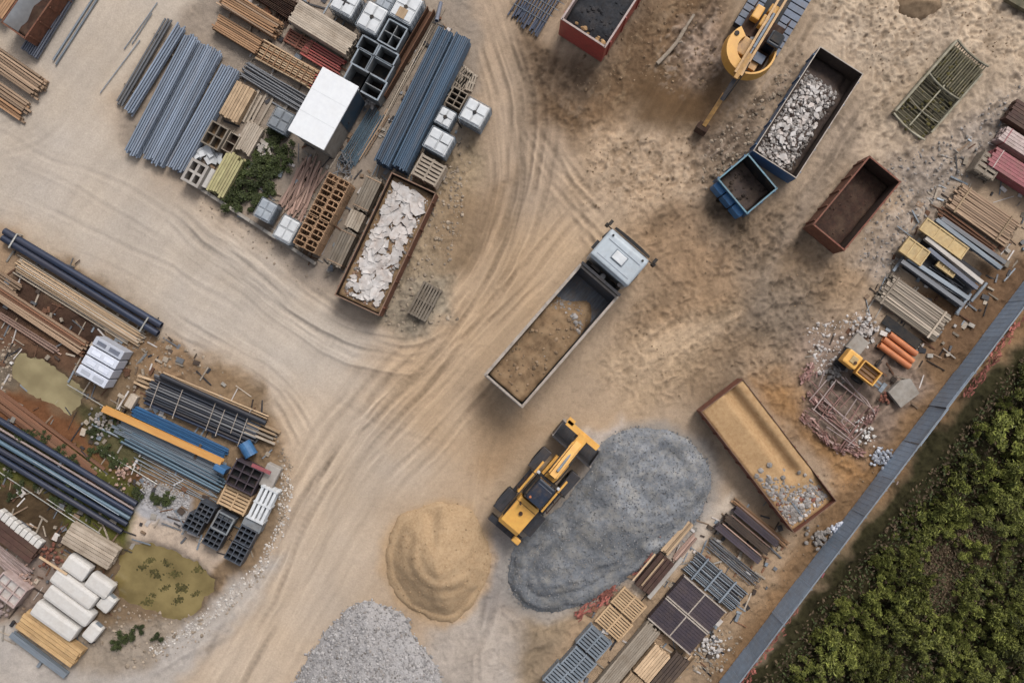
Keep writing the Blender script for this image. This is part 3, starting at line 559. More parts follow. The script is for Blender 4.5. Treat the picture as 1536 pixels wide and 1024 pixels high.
# ------------------------------------------------------------------ ponds
def water(name, P, rgb, rgb2, z, label):
    m = bpy.data.materials.new(name + '_water'); m.use_nodes = True; n = m.node_tree.nodes; l = m.node_tree.links; p = n['Principled BSDF']
    p.inputs['Roughness'].default_value = .12; t = n.new('ShaderNodeTexNoise'); t.inputs['Scale'].default_value = .9; t.inputs['Detail'].default_value = 5
    tcn = n.new('ShaderNodeTexCoord'); l.new(tcn.outputs['Object'], t.inputs['Vector']); r = n.new('ShaderNodeMix'); r.data_type = 'RGBA'; r.inputs[6].default_value = col(rgb); r.inputs[7].default_value = col(rgb2)
    mr = n.new('ShaderNodeMapRange'); mr.inputs['From Min'].default_value = .35; mr.inputs['From Max'].default_value = .65; l.new(t.outputs['Fac'], mr.inputs['Value']); l.new(mr.outputs[0], r.inputs[0]); l.new(r.outputs[2], p.inputs['Base Color'])
    MATS[name + '_water'] = m; cx = sum(p[0] for p in P) / len(P); cy = sum(p[1] for p in P) / len(P)
    P2 = [tuple(q) for q in smooth_curve(P + [P[0]], 4)][:-1]; P2 = [(cx + (p[0] - cx) * 1.14, cy + (p[1] - cy) * 1.14) for p in P2]; pts = [W(*p) for p in P2][::-1]
    if sum(a[0] * b[1] - b[0] * a[1] for a, b in zip(pts, pts[1:] + pts[:1])) < 0: pts = pts[::-1]
    b = MB().prism(pts, z - .02, z); o = obj('pond', b, name + '_water'); tag(o, label, 'pond', kind='structure')
water('murky', POND1, (170, 156, 118), (144, 130, 96), -.14, 'smooth khaki puddle beside the rust coloured strip at the left edge')
water('algae', POND2, (152, 134, 88), (120, 104, 64), -.15, 'olive pond with dark weed clumps beside the white wrapped packs')
mat('weed', (98, 88, 40), (78, 72, 32), rough=.9, scale=8, bump=.6, rnd=.15, dirt=0)
for (zx, zy, s_) in [(855, 320, 1), (815, 365, 1.1), (890, 400, 1.5), (955, 340, 1), (1000, 405, 1.3), (945, 480, 1), (1040, 485, 1.5), (1120, 515, .9), (1010, 560, 1.2), (870, 520, .8), (1140, 370, 1.4), (840, 560, 1.3)]:
    px, py = zx / 3.835, 757 + zy / 3.835; b = MB()
    for _ in range(60): b.stone((random.gauss(0, .12 * s_), random.gauss(0, .07 * s_), random.uniform(-.012, .0)), random.uniform(.015, .06) * s_, tint=random.uniform(-.3, .3), flat=.25)
    o = obj('weed_clump', b, 'weed', None, (*W(px, py), -.145), R(random.uniform(-30, 30))); tag(o, 'dark weed clump floating in the olive pond', 'water weed', 'weed clumps in the olive pond')
# ------------------------------------------------------------------ heaps
def heap(name, P, hfun, m, label, cat, step=.08, amp=.05, nf=1.2, stones=None, soft=12, warp=6, dust=None):
    xs = [p[0] for p in P]; ys = [p[1] for p in P]; P = [tuple(p) for p in smooth_curve(P + [P[0]], 4)][:-1]
    x0, y0 = W(min(xs) - 20, max(ys) + 20); x1, y1 = W(max(xs) + 20, min(ys) - 20)
    ax = np.arange(x0, x1, step); ay = np.arange(y0, y1, step); X, Y = np.meshgrid(ax, ay, indexing='ij'); px = X * PM + 768; py = 512 - Y * PM
    d = -polysd(px + fbm(px / 25, py / 25, 3, 5) * warp, py + fbm(px / 25, py / 25, 3, 6) * warp, P) / PM        # metres inside the foot
    Z = hfun(d, px, py) + fbm(X * nf, Y * nf, 5, 8) * amp * sstep(0, .5, d) ; Z = np.where(d < -.12, np.nan, np.where(d < 0, -.06 + d, Z))
    ids = -np.ones(X.shape, int); vs = []; 
    for i in range(X.shape[0]):
        for j in range(X.shape[1]):
            if not np.isnan(Z[i, j]): ids[i, j] = len(vs); vs.append((X[i, j], Y[i, j], float(Z[i, j])))
    T = dust(d, px, py) if dust else np.zeros(X.shape); tl = [float(T[i, j]) for i in range(X.shape[0] - 1) for j in range(X.shape[1] - 1) if min(ids[i, j], ids[i + 1, j], ids[i + 1, j + 1], ids[i, j + 1]) >= 0]
    fs = [(ids[i, j], ids[i + 1, j], ids[i + 1, j + 1], ids[i, j + 1]) for i in range(X.shape[0] - 1) for j in range(X.shape[1] - 1) if min(ids[i, j], ids[i + 1, j], ids[i + 1, j + 1], ids[i, j + 1]) >= 0]
    cx, cy = W(sum(xs) / len(xs), sum(ys) / len(ys)); b = MB().add([(a - cx, c - cy, e) for a, c, e in vs], fs); b.t = tl; o = obj(name, b, m, None, (cx, cy, 0), smooth=True); tag(o, label, cat)
    if stones:
        good = np.argwhere(np.nan_to_num(d, nan=-1) > -.10)
        for (sm, cnt, r0, r1) in stones:
            sb = MB()
            for k in range(cnt):
                i, j = good[random.randrange(len(good))]; rr = r0 + (r1 - r0) * random.random() ** 3
                sb.stone((X[i, j] + random.uniform(-.05, .05) - cx, Y[i, j] + random.uniform(-.05, .05) - cy, float(np.nan_to_num(max(Z[i, j], -.04), nan=-.04)) + rr * .2), rr, tint=random.uniform(-.35, .3))
            s_ = obj('loose_stones', sb, sm, o); s_['kind'] = 'stuff'
    return o
def sandpile(d, px, py):
    # cone with the apex right of centre and dug benches on its lower left side
    a = 1.9 * (1 - np.exp(-(np.maximum(d, 0) * .52) ** 1.25)); r = np.hypot(px - 668, py - 825) / PM; th = np.arctan2(-(py - 825), px - 668)
    lim = 1.6 - .10 * r; z = np.minimum(a, lim); side = sstep(-.3, .5, np.cos(th - R(232)))
    for r0, dz in ((1.0, .05), (1.7, .13), (2.35, .05)):
        wob = vnoise(th * 2.5, th * 0 + r0, 3) * .12; z = z - side * dz * .5 * (np.tanh((r - r0 - wob) / .16) + 1) * .55 + side * dz * .5 * sstep(.35, 0, np.abs(r - r0 + .25))
    z -= .25 * np.exp(-((px - 650) / 9) ** 2) * sstep(830, 780, py)
    return np.maximum(z, np.minimum(a, .12))
heap('sand_heap', [(640, 758), (665, 752), (700, 765), (722, 792), (735, 835), (727, 880), (700, 918), (668, 935), (630, 922), (600, 898), (578, 855), (580, 818), (595, 785), (615, 765)], sandpile, 'sand', 'broad heap of yellow sand with faint scrape marks behind the wheel loader', 'sand heap', amp=.05, nf=2.0, stones=[('sand', 500, .015, .05)])
def greypile(d, px, py):
    z = .85 * (1 - np.exp(-np.maximum(d, 0) * .7)); r = np.hypot((px - 990) * 1.0, (py - 715) * .95) / PM
    th = np.arctan2(py - 715, px - 990)
    z += .15 * np.exp(-((r - 1.75) / .3) ** 2) * sstep(-.6, .2, np.cos(th + .7)); z -= .09 * np.exp(-((r - 1.15) / .3) ** 2)
    z += .16 * np.exp(-(((px - 930) * .6 + (py - 700) * .8) / 9) ** 2) * np.exp(-(((px - 960)) / 50) ** 2)
    z += .16 * fbm(px / 46, py / 46, 5, 71) + .10 * np.tanh(np.sin(d * 5.5 + 2 * fbm(px / 50, py / 50, 2, 77)) * 2.5) * sstep(2.0, .4, d) * sstep(740, 820, py); rr = np.hypot((px - 850), (py - 830)) / PM
    z -= .16 * np.exp(-((d - .75) / .18) ** 2) * sstep(840, 880, py); return z * sstep(-.02, .3, d)
def gdust(d, px, py):
    # pale dust on the driven upper lobe and along the wheel path, coarse darker stone on the lower body
    u = sstep(905, 960, px * .8 - (py - 720) * .5 + 190); path = np.exp(-(((px - 935) * .82 - (py - 745) * .45 + 14 * fbm(px / 30, py / 30, 2, 12)) / 16) ** 2)
    band = np.tanh(np.sin(d * 9 + 3 * fbm(px / 60, py / 60, 2, 15)) * 1.6) * sstep(1.7, .3, d)
    return .22 * u + .26 * path + .11 * band + .34 * fbm(px / 28, py / 28, 4, 18) + .14 * np.tanh(3 * fbm(px / 60 + py / 90, py / 18 - px / 40, 3, 19)) - .05
heap('gravel_heap', [(893, 690), (905, 658), (945, 643), (1000, 647), (1045, 668), (1066, 710), (1060, 755), (1030, 795), (985, 830), (935, 872), (880, 905), (825, 918), (785, 905), (764, 870), (766, 830), (790, 802), (830, 770), (866, 730)], greypile, 'grey_gravel', 'long low heap of blue grey gravel right beside the yellow loader', 'gravel heap', amp=.10, nf=2.2, dust=gdust,
     stones=[('grey_gravel', 6500, .015, .048), ('rubble_grey', 700, .015, .045), ('dark_steel_stone', 500, .015, .04)])
heap('stone_heap', [(430, 1045), (455, 1000), (485, 955), (520, 915), (548, 902), (580, 908), (608, 930), (622, 962), (655, 1000), (665, 1060), (640, 1120), (500, 1140), (420, 1090)], lambda d, px, py: 1.3 * (1 - np.exp(-np.maximum(d, 0) * .55)), 'white_gravel', 'pale grey crushed stone heap at the bottom edge below the sand heap', 'stone heap', amp=.06, nf=2.5,
     stones=[('white_gravel', 5200, .035, .10), ('rubble_grey', 900, .03, .09)])
heap('earth_mound', [(1352, -8), (1400, -12), (1412, 6), (1395, 24), (1368, 26), (1350, 14)], lambda d, px, py: np.maximum(d, 0) * .7, 'clod', 'small brown earth mound at the top edge above the mossy frames', 'earth mound', amp=.06, nf=3)
# ------------------------------------------------------------------ loose stones lying about
def scatter(P, n, r0, r1, m, label, name='scattered_stones', cat='stones', kind='stuff', flat=.7):
    b = MB(); xs = [p[0] for p in P]; ys = [p[1] for p in P]; pts = []
    while len(pts) < n:
        x = RN.uniform(min(xs), max(xs), n); y = RN.uniform(min(ys), max(ys), n); k = polysd(x, y, P) < 0; pts += list(zip(x[k], y[k]))
    for x, y in pts[:n]:
        r = r0 + (r1 - r0) * random.random() ** 3; wx, wy = W(x, y); b.stone((wx, wy, ground_z(x, y) + r * .05), r, tint=random.uniform(-.3, .25), flat=flat)
    o = obj(name, b, m); tag(o, label, cat, kind=kind); return o
scatter([(610, 300), (690, 250), (700, 330), (650, 460), (690, 480), (600, 500), (570, 475)], 500, .02, .12, 'stone', 'pale rubble scattered beside the rubble filled skip')
scatter([(960, 340), (1100, 300), (1210, 380), (1300, 400), (1200, 560), (1000, 600), (930, 560)], 420, .02, 0.062, 'clod', 'clods of earth on the churned mud right of the truck')
scatter([(880, 210), (1040, 200), (1060, 310), (950, 340), (860, 300)], 252, .02, 0.068, 'clod', 'clods of earth in the churned patch below the excavator')
scatter([(870, 60), (960, 0), (1090, 0), (1060, 140), (960, 130), (860, 140)], 252, .03, 0.093, 'clod', 'clods of mud left of the excavator')
scatter([(1220, 0), (1500, 0), (1536, 120), (1420, 60), (1330, 170), (1300, 90)], 252, .02, 0.062, 'clod', 'clods on the pale ground at the upper right')
scatter([(1300, 250), (1420, 210), (1540, 110), (1536, 190), (1400, 310), (1330, 430), (1290, 400)], 900, .02, .09, 'rubble_grey', 'grey crushed stones right of the rusty skip')
scatter([(1210, 490), (1300, 460), (1320, 500), (1260, 570), (1220, 560)], 260, .03, .12, 'rubble_white', 'white rubble above the small yellow dumper')
scatter([(1060, 210), (1130, 150), (1210, 70), (1130, 230), (1050, 290)], 320, .02, .12, 'stone', 'stones along the blue side of the long rubble skip')
scatter([(180, 900), (330, 920), (310, 960), (200, 1010), (130, 960)], 260, .03, .12, 'stone', 'stones on the bank below the olive pond')
scatter([(185, 490), (260, 500), (340, 560), (230, 560), (190, 600)], 200, .02, .11, 'stone', 'stones beside the black pipe bundle')
scatter([(415, 650), (440, 700), (425, 790), (390, 850), (330, 930), (400, 860), (420, 760)], 240, .02, .09, 'stone', 'stones along the kerb of the lower left block')
scatter([(0, 500), (30, 520), (10, 580), (0, 600)], 70, .03, .12, 'stone', 'stones at the left end of the khaki puddle')
scatter([(60, 650), (140, 700), (200, 730), (190, 745), (100, 700), (50, 665)], 70, .03, .12, 'stone', 'pale stones along the dark pipes')
scatter([(1000, 900), (1120, 960), (1060, 1030), (1040, 1000)], 200, .03, .12, 'stone', 'rubble beside the purple panels')
scatter([(300, 290), (470, 395), (500, 440), (470, 440), (290, 310)], 110, .02, .08, 'stone', 'stones along the concrete kerb')
scatter([(1240, 700), (1320, 640), (1360, 660), (1180, 880), (1060, 1000), (1080, 960)], 252, .02, 0.056, 'clod', 'clods along the foot of the hoarding')
scatter([(720, 160), (690, 330), (670, 400), (640, 300), (700, 200)], 160, .02, .08, 'stone', 'stones beside the blue pipe stack')
scatter([(424, 690), (440, 730), (432, 790), (400, 850), (350, 905), (300, 945), (230, 985), (222, 972), (290, 930), (340, 888), (385, 840), (414, 790), (418, 740)], 700, .02, .08, 'pale_concrete', 'pale crushed stones banked along the curved edge of the olive pond')
PAL = ['brown_timber', 'grey_timber', 'pale_timber', 'rust_timber', 'dull_galvanised', 'pale_steel', 'dark_steel', 'rubble_white', 'dark_timber', 'concrete']
def clutter(P, n, label):
    xs = [p[0] for p in P]; ys = [p[1] for p in P]; X = RN.uniform(min(xs), max(xs), n * 4); Y = RN.uniform(min(ys), max(ys), n * 4); ok = polysd(X, Y, P) < 0; pts = list(zip(X[ok], Y[ok]))[:n]; root = None
    for k, m_ in enumerate(PAL):
        b = MB()
        for x, y in pts[k::len(PAL)]:
            wx, wy = W(x, y); q = random.random(); d = (random.uniform(.2, 1.1), random.uniform(.03, .09), .04) if q < .6 else (random.uniform(.1, .4), random.uniform(.08, .3), random.uniform(.02, .12))
            b.box((wx, wy, ground_z(x, y) + d[2] / 2 + .01), d, rz=R(random.choice([61, -30, 61, -30, random.uniform(0, 180)]) + random.uniform(-14, 14)), rx=random.uniform(-.15, .15), tint=random.uniform(-.25, .2))
        o = obj('litter', b, m_); tag(o, label, 'site litter', kind='stuff')
clutter([(330, -10), (640, -10), (700, 90), (690, 250), (560, 470), (480, 400), (300, 290), (370, 100)], 620, 'offcuts and scrap littering the ground between the stacks of the upper block')
clutter([(0, 340), (110, 400), (250, 500), (410, 620), (420, 720), (370, 840), (220, 800), (120, 1000), (0, 960)], 620, 'offcuts and scrap littering the ground between the stacks of the lower block')
clutter([(880, 920), (1040, 770), (1150, 750), (1190, 830), (1060, 1010), (840, 1030)], 260, 'offcuts and scrap littering the ground around the pallets and purple racks')
clutter([(1200, 540), (1290, 460), (1420, 230), (1536, 160), (1536, 400), (1420, 540), (1360, 620), (1310, 540)], 260, 'offcuts and scrap littering the ground along the row of stacks by the hoarding')
paint('skip_rim', (158, 124, 100), (124, 88, 68), dirt=0.3, rough=0.8)
# ================================================================== upper left corner
def rubble_skip_label(): pass
sk_ = skip('skip', 55, -3, 55, 122, 44, 1.3, 'rust', 'rusty skip with a white inner wall cut by the top left corner', inner='dark_rust', rim='rust')
o = obj('lining_board', MB().box((0, sk_['dims'][1] / 2 - .16, .78), (sk_['dims'][0] * .96, .10, 1.1), rx=R(-14)), 'white_plastic', None, sk_.location, sk_.rotation_euler[2]); tag(o, 'white board leaning inside the rusty skip at the top left corner', 'board')
load('rust_scrap', sk_, 'dark_rust', 'rust brown scrap at the bottom of the skip in the top left corner', 'scrap', .4, amp=.2)
pack('timber_pack', 2, 4, 55, 40, 30, .7, 'orange_timber', 'orange plywood pack at the very top left corner of the photo')
loose('steel_pipe', 'pipe', 86, 6, 58.5, 172, 27, 'bluegrey_sheet', 'mauve grey steel tube in the wide pile entering at the top left', 'pipe', 'mauve grey steel tubes at the top left', 8, .09, layers=4, jl=.012, ja=.15)
loose('steel_pipe', 'pipe', 113, 43, 57.5, 120, 9, 'pale_steel', 'pale thin steel pipe lying alone beside the mauve grey tubes', 'pipe', 'pale thin pipes beside the mauve grey tubes', 2, .1, layers=1, jl=.03, ja=.2)
loose('timber_board', 'board', -8, 86, -35, 160, 32, 'brown_timber', 'brown timber board in the upper of two loose stacks at the left edge', 'timber', 'upper loose timber stack at the left edge', 8, .1, .1, layers=4, jl=.05, ja=.8)
loose('timber_board', 'board', -22, 127, -35, 140, 31, ['brown_timber', 'orange_timber'], 'brown timber board in the lower of two loose stacks at the left edge', 'timber', 'lower loose timber stack at the left edge', 7, .1, .08, layers=3, jl=.06, ja=1.2, skip=.12)
for k, (a, b_, c, d) in enumerate([(186, 74, 236, 4), (198, 66, 228, 20), (150, 140, 210, 60)]):
    bar('steel_rod', 'pole', (a + c) / 2, (b_ + d) / 2, math.degrees(math.atan2(b_ - d, c - a)), math.hypot(c - a, b_ - d) / PM, .05, .05, .03, 'pale_steel', 'thin grey rod lying alone on the haul road at the upper left', 'rod', 'thin rods lying on the haul road')
# ================================================================== galvanised pipe stacks
for k, (bx, by, tx, ty, wd, n, mt, ly, lab) in enumerate([
    (178, 155, 252, 29, 12, 3, 'dull_galvanised', 2, 'dull grey pipe in the thin outermost row left of the galvanised stacks'),
    (191, 167, 270, 39, 15, 4, 'galvanised', 4, 'galvanised pipe in the short narrow stack beside the dull grey row'),
    (195, 228, 287, 53, 21, 6, 'galvanised', 5, 'galvanised pipe in the long narrow stack with six across'),
    (227, 241, 315, 72, 34, 10, 'galvanised', 5, 'galvanised pipe in the widest of the grey pipe stacks'),
    (262, 252, 345, 101, 29, 8, 'galvanised', 5, 'galvanised pipe in the stack standing next to the white concrete crate')]):
    ang = math.degrees(math.atan2(by - ty, tx - bx)); L = math.hypot(tx - bx, by - ty)
    loose('steel_pipe', 'pipe', (bx + tx) / 2, (by + ty) / 2, ang, L, wd, mt, lab, 'pipe', lab.replace('pipe in', 'pipes in'), n, .098, layers=ly, jl=.03, ja=.18, jw=.08, z0=.05)
    for q in (-.3, .3):
        x = (bx + tx) / 2 + q * (tx - bx); y = (by + ty) / 2 + q * (ty - by)
        bar('bearer_beam', 'board', x, y, ang + 90, wd / PM + .1, .1, .05, .03, 'grey_timber', 'timber bearer under the galvanised pipe stacks', 'bearer', 'timber bearers under the galvanised pipes')
# ================================================================== block between the pipes and the white roofed hut
pack('timber_pack', 355, 153, 61, 57, 31, .5, 'tan_timber', 'small tan board pack beside the end of the galvanised pipes', n=7)
loose('timber_board', 'board', 388, 163, 61, 50, 26, 'pale_timber', 'pale plank lying loose between the tan pack and the grey cage crate', 'timber', 'pale loose planks near the tan pack', 5, .1, .04, layers=1, jl=.15, ja=3, skip=.1)
pack('timber_pack', 373, 207, 61, 46, 27, .4, 'pale_timber', 'pale weathered board pack above the mossy timber pack', n=8, layers=3, ragged=.05)
crate(322, 203, 61, 37, 29, .7, 'grey_timber', 'weathered timber crate of four cells above the white concrete crate', nx=2, ny=2, wall=.07, fm='soil')
crate(346, 214, 61, 30, 17, .5, 'grey_timber', 'small dark timber crate touching the four celled weathered crate', nx=2, ny=1, wall=.05, fm='dark_soil')
b = MB()
for q in range(12): b.box((random.uniform(-.5, .5), random.uniform(-.22, .22), .12 + q * .02), (random.uniform(.4, .8), random.uniform(.25, .45), .03), rz=random.random() * 3, ry=random.uniform(-.3, .3), rx=random.uniform(-.3, .3), tint=random.uniform(-.15, .05))
tag(obj('crumpled_sheet', b, 'white_plastic', None, (*W(316, 233), 0), R(-32)), 'crumpled white sheeting between the weathered crate and the white concrete crate', 'sheeting')
crate(292, 259, 61, 37, 29, .85, 'pale_concrete', 'white concrete crate with four square openings at the corner of the block', nx=2, ny=2, wall=.13, fm='soil', name='concrete_crate')
o = obj('roll', MB().cyl((-.5, 0, .26), (.5, 0, .26), .25, 16).cyl((-.52, 0, .26), (.52, 0, .26), .06, 10), 'white_wrap', None, (*W(312, 267, .3), 0), R(61), smooth=False); tag(o, 'white roll of sheeting against the side of the white concrete crate', 'roll')
pack('timber_pack', 337, 262, 61, 66, 29, .6, 'mossy_timber', 'yellow green mossy board pack beside the dark weeds', n=7, ragged=.05)
ibc(421, 180, 61, 33, 31, .8, 'grey plastic container pressed against the lower left side of the hut', m='grey_plastic', cap=False)
loose('steel_tube', 'pipe', 413, 131, -31, 112, 26, 'dull_galvanised', 'dull grey tube in the crossing pile between the hut and the galvanised pipes', 'pipe', 'dull grey tubes beside the hut', 7, .085, layers=3, jl=.05, ja=1.6, jw=.2)
b = MB()
for q in range(16): b.box((random.uniform(-.35, .35), random.uniform(-.5, .5), .06 + q * .012), (random.uniform(.15, .5), random.uniform(.06, .2), .03), rz=random.random() * 3, ry=random.uniform(-.4, .4), tint=random.uniform(-.2, .2))
tag(obj('scrap_pile', b, 'concrete', None, (*W(396, 222), 0), R(61)), 'small heap of grey scrap at the edge of the dark weeds', 'scrap', kind='stuff')
ibc(398, 315, 61, 31, 27, 1.0, 'bluish translucent container just below the dark weeds', m='grey_plastic', cap=False)
ibc(430, 344, 61, 38, 29, .95, 'white plastic covered container beside the brown crate stack', m='white_plastic', cap=False)
# wooden crates, two rows of open boxes two high
cd = (math.cos(R(62.6)), math.sin(R(62.6)))
first = None
for i in range(7):
    for j in range(2):
        for lv in range(2):
            z = .72 * (lv + 1); s = (i - 3) * 17.7 + (2 if i < 3 else -2); t = (j - .5) * 18.2
            cx = 482 + cd[0] * s + cd[1] * t; cy = 319 - cd[1] * s + cd[0] * t
            lab = 'brown slatted wooden crate in the ' + ('upper' if lv else 'lower') + ' layer of the tall crate stack, ' + ('towards the hut' if i > 3 else 'towards the road')
            loc, rz, l_, w_ = frame(cx, cy, 62.6, 17.2, 17.6, 1.44); jit = random.uniform(-.02, .02)
            if first is None:
                first = thing('wooden_crate', lab, 'crate', (0, 0, 0)); b = MB(); hh = .7
                for q in range(3):
                    zz = .08 + q * .25
                    b.box((0, -w_ / 2 + .015, zz), (l_, .03, .15), tint=random.uniform(-.1, .1)).box((0, w_ / 2 - .015, zz), (l_, .03, .15), tint=random.uniform(-.1, .1)).box((-l_ / 2 + .015, 0, zz), (.03, w_ - .06, .15)).box((l_ / 2 - .015, 0, zz), (.03, w_ - .06, .15))
                p_ = b
                for a_, c_ in ((-1, -1), (-1, 1), (1, -1), (1, 1)): p_.box((a_ * (l_ / 2 - .055), c_ * (w_ / 2 - .055), .35), (.05, .05, .70))
                obj('walls', b, 'crate_timber', first); d_ = MB()
                for q in range(4): d_.box((0, -w_ / 2 + w_ * (q + .5) / 4, .02), (l_ - .07, w_ * .17, .025))
                obj('floor', d_, 'crate_timber', first); obj('divider', MB().box((0, 0, .42), (.05, w_ - .07, .5)).box((l_ * .25, 0, .55), (l_ * .42, .05, .06)), 'crate_timber', first)
                first['group'] = 'wooden crates in the tall stack'; t_ = first
            else: t_ = copy_thing(first, (0, 0, 0), 0, lab, 'wooden crates in the tall stack')
            t_.location = (loc[0], loc[1], .72 * lv + .01); t_.rotation_euler = (0, 0, rz + jit)
            t_['group'] = 'wooden crates in the %s layer of the tall stack %s' % ('upper' if lv else 'lower', 'towards the hut' if i > 3 else 'towards the road')
loose('broken_plank', 'board', 452, 283, 62, 66, 36, 'pink_timber', 'pinkish broken plank in the scattered pile left of the tall crate stack', 'timber', 'pinkish broken planks beside the crate stack', 11, .1, .03, layers=4, jl=.35, ja=12, skip=.15)
# kerb of the block
p0, p1 = W(296, 280, .2), W(474, 396, .2); L = math.hypot(p1[0] - p0[0], p1[1] - p0[1])
b = MB(); nseg = 9
for q in range(nseg): b.box(((q + .5) / nseg * L, 0, .1), (L / nseg - .02, .16, .26), tint=random.uniform(-.1, .1))
tag(obj('kerb', b, 'concrete', None, (p0[0], p0[1], 0), math.atan2(p1[1] - p0[1], p1[0] - p0[0])), 'grey concrete kerb along the lower left edge of the storage block', 'kerb')
dx, dy = math.cos(R(64.6)), -math.sin(R(64.6))
for s, L_, lab in ((44, 55, 'grey brown board pack nearest the blue pipe stack, beside the rubble skip'), (0, 28, 'short middle board pack beside the rubble skip'), (-46, 58, 'grey brown board pack with ragged ends at the lower end beside the rubble skip')):
    pack('timber_pack', 532 + dx * s, 330 + dy * s, 64.6, L_, 24, .95, 'grey_timber', lab, n=6, layers=6, straps=(-.42, .42) if L_ > 30 else (), sm='brown_timber', ragged=.03)
sk_ = skip('skip', 578, 366, 65, 203, 74, 1.35, 'rust', 'long rusty skip filled with white rubble beside the tall crate stack', inner='dark_rust', rim='skip_rim', wall=.05)
load('rubble_load', sk_, 'soil', 'white rubble and brown earth filling the long rusty skip', 'rubble', 1.0, amp=.12, stones=[
    ('rubble_white', 250, .16, .46, lambda u, v: u < -.2 or abs(v) > .5 or (u > .5 and v > -.4) or random.random() < .25, .22), ('rubble_white', 160, .03, .10, lambda u, v: not (abs(u - .12) < .16 and abs(v) < .3), .5), ('skip_rim', 160, .04, .13, lambda u, v: True, .5), ('rubble_grey', 240, .03, .12, lambda u, v: True, .8)])
pallet(637, 452, 62, 54, 32, .3, 'grey_timber', 'weathered grey pallet lying alone at the lower corner of the block', n=7, midgap=False)
# weeds
mat('weed_leaf', (84, 96, 42), (40, 50, 20), rough=.7, scale=6, bump=0, rnd=.3, dirt=.1, dirtc=(96, 90, 44))
def tuft(nl, rr, hh, size, seed):
    rs = random.Random(seed); b = MB(); lobes = [(rs.uniform(-.9, .9) * rr, rs.uniform(-.9, .9) * rr, rr * rs.uniform(.18, .5), rs.uniform(.4, 1.2)) for _ in range(9)]
    for _ in range(nl):
        a = rs.random() * 6.283; lx, ly, lr, lz = rs.choice(lobes); d = lr * math.sqrt(rs.random()) * rs.uniform(.4, 1.3); x, y = lx + math.cos(a) * d, ly + math.sin(a) * d; z = hh * lz * rs.random() + .02
        s = size * rs.uniform(.6, 1.4); m = Matrix.Rotation(rs.random() * 6.28, 3, 'Z') @ Matrix.Rotation(rs.uniform(-.9, .9), 3, 'X')
        vs = [tuple(m @ Vector(q) + Vector((x, y, z))) for q in ((-s * .1, -s * .5, 0), (s * .42, 0, s * .1), (0, s * .6, -s * .1), (-s * .42, .05 * s, s * .06))]
        b.add(vs, [(0, 1, 2, 3)], tint=rs.uniform(-.35, .35))
    return b
TUFT = [tuft(1000, .55, .5, .085, k).mesh('weeds', 'weed_leaf') for k in range(3)]
for k, (px, py, s) in enumerate([(350, 292, 1), (362, 276, 1), (372, 262, 1), (384, 248, .9), (398, 238, .9), (412, 220, .8), (420, 206, .8), (428, 222, .8), (414, 242, .9), (402, 262, 1), (388, 280, 1), (372, 296, 1), (356, 306, .9), (426, 246, .7), (384, 304, .7), (405, 285, .7)]):
    o = bpy.data.objects.new('weed_plant', TUFT[k % 3]); C.objects.link(o); o.location = (*W(px, py), 0); o.rotation_euler = (0, 0, random.random() * 6); o.scale = (s, s, s * random.uniform(.7, 1.2))
    tag(o, 'dark green weed in the patch between the mossy pack and the crates', 'weed', 'dark weeds growing between the packs')
for (px, py, s) in [(183, 955, .7), (198, 950, .6), (176, 968, .5), (235, 955, .5), (210, 940, .45)]:
    o = bpy.data.objects.new('weed_plant', TUFT[0]); C.objects.link(o); o.location = (*W(px, py), 0); o.rotation_euler = (0, 0, random.random() * 6); o.scale = (s, s, s)
    tag(o, 'small green weed on the stony bank below the olive pond', 'weed', 'weeds below the olive pond')
for k in range(64):
    px, py = random.choice([(10, 720), (40, 740), (120, 755), (160, 650), (150, 690), (20, 700), (60, 715), (100, 745), (140, 770), (165, 640), (170, 680), (195, 700), (40, 650), (85, 680), (225, 740)]); px += random.uniform(-25, 25); py += random.uniform(-12, 12); s = random.uniform(.3, .6)
    o = bpy.data.objects.new('weed_plant', TUFT[k % 3]); C.objects.link(o); o.location = (*W(px, py), 0); o.rotation_euler = (0, 0, random.random() * 6); o.scale = (s, s, s * .7)
    tag(o, 'low green weed on the mossy strip around the dark pipes', 'weed', 'weeds around the dark pipes')
# ================================================================== top block
loose('timber_batten', 'board', 356, 51, -31, 74, 24, 'orange_timber', 'orange brown batten in the stack nearest the galvanised pipes', 'timber', 'orange brown battens nearest the galvanised pipes', 8, .075, .075, layers=7, jl=.05, ja=.8)
loose('timber_batten', 'board', 374, 18, -31, 94, 26, ['orange_timber', 'brown_timber'], 'orange brown batten in the upper stack at the top edge', 'timber', 'orange brown battens at the top edge', 8, .08, .08, layers=6, jl=.07, ja=1.2, skip=.05)
loose('timber_batten', 'board', 400, 36, -33, 46, 14, 'brown_timber', 'short brown batten at the right end of the upper batten stack', 'timber', 'short brown battens', 5, .06, .06, layers=3, jl=.1, ja=3)
loose('steel_angle', 'channel', 412, 0, -31, 62, 26, 'dark_rust', 'dark rusty steel angle in the pile at the top edge', 'steel angle', 'dark rusty angles at the top edge', 6, .1, .08, layers=4, jl=.08, ja=2.5)
loose('twisted_bar', 'pole', 430, 16, 62, 34, 20, 'dark_rust', 'dark twisted bar heaped at the end of the rusty angles', 'steel bar', 'dark twisted bars', 6, .05, layers=3, jl=.3, ja=25)
pack('timber_pack', 484, 41, -31.5, 102, 35, 1.0, 'pale_timber', 'big beige board pack with sharp edges beside the white containers', n=11, layers=6, ragged=.015)
pallet(448, 62, -30, 42, 22, .25, 'rust_red', 'rust red slatted panel lying at the left end of the red frames', n=5, cat='panel', name='slatted_panel')
loose('scaffold_board', 'board', 484, 86, -31, 62, 26, 'scaffold_red', 'bright red scaffold board in the pile behind the white roofed hut', 'scaffold board', 'bright red scaffold boards', 7, .075, .05, layers=5, jl=.07, ja=2, skip=.12)
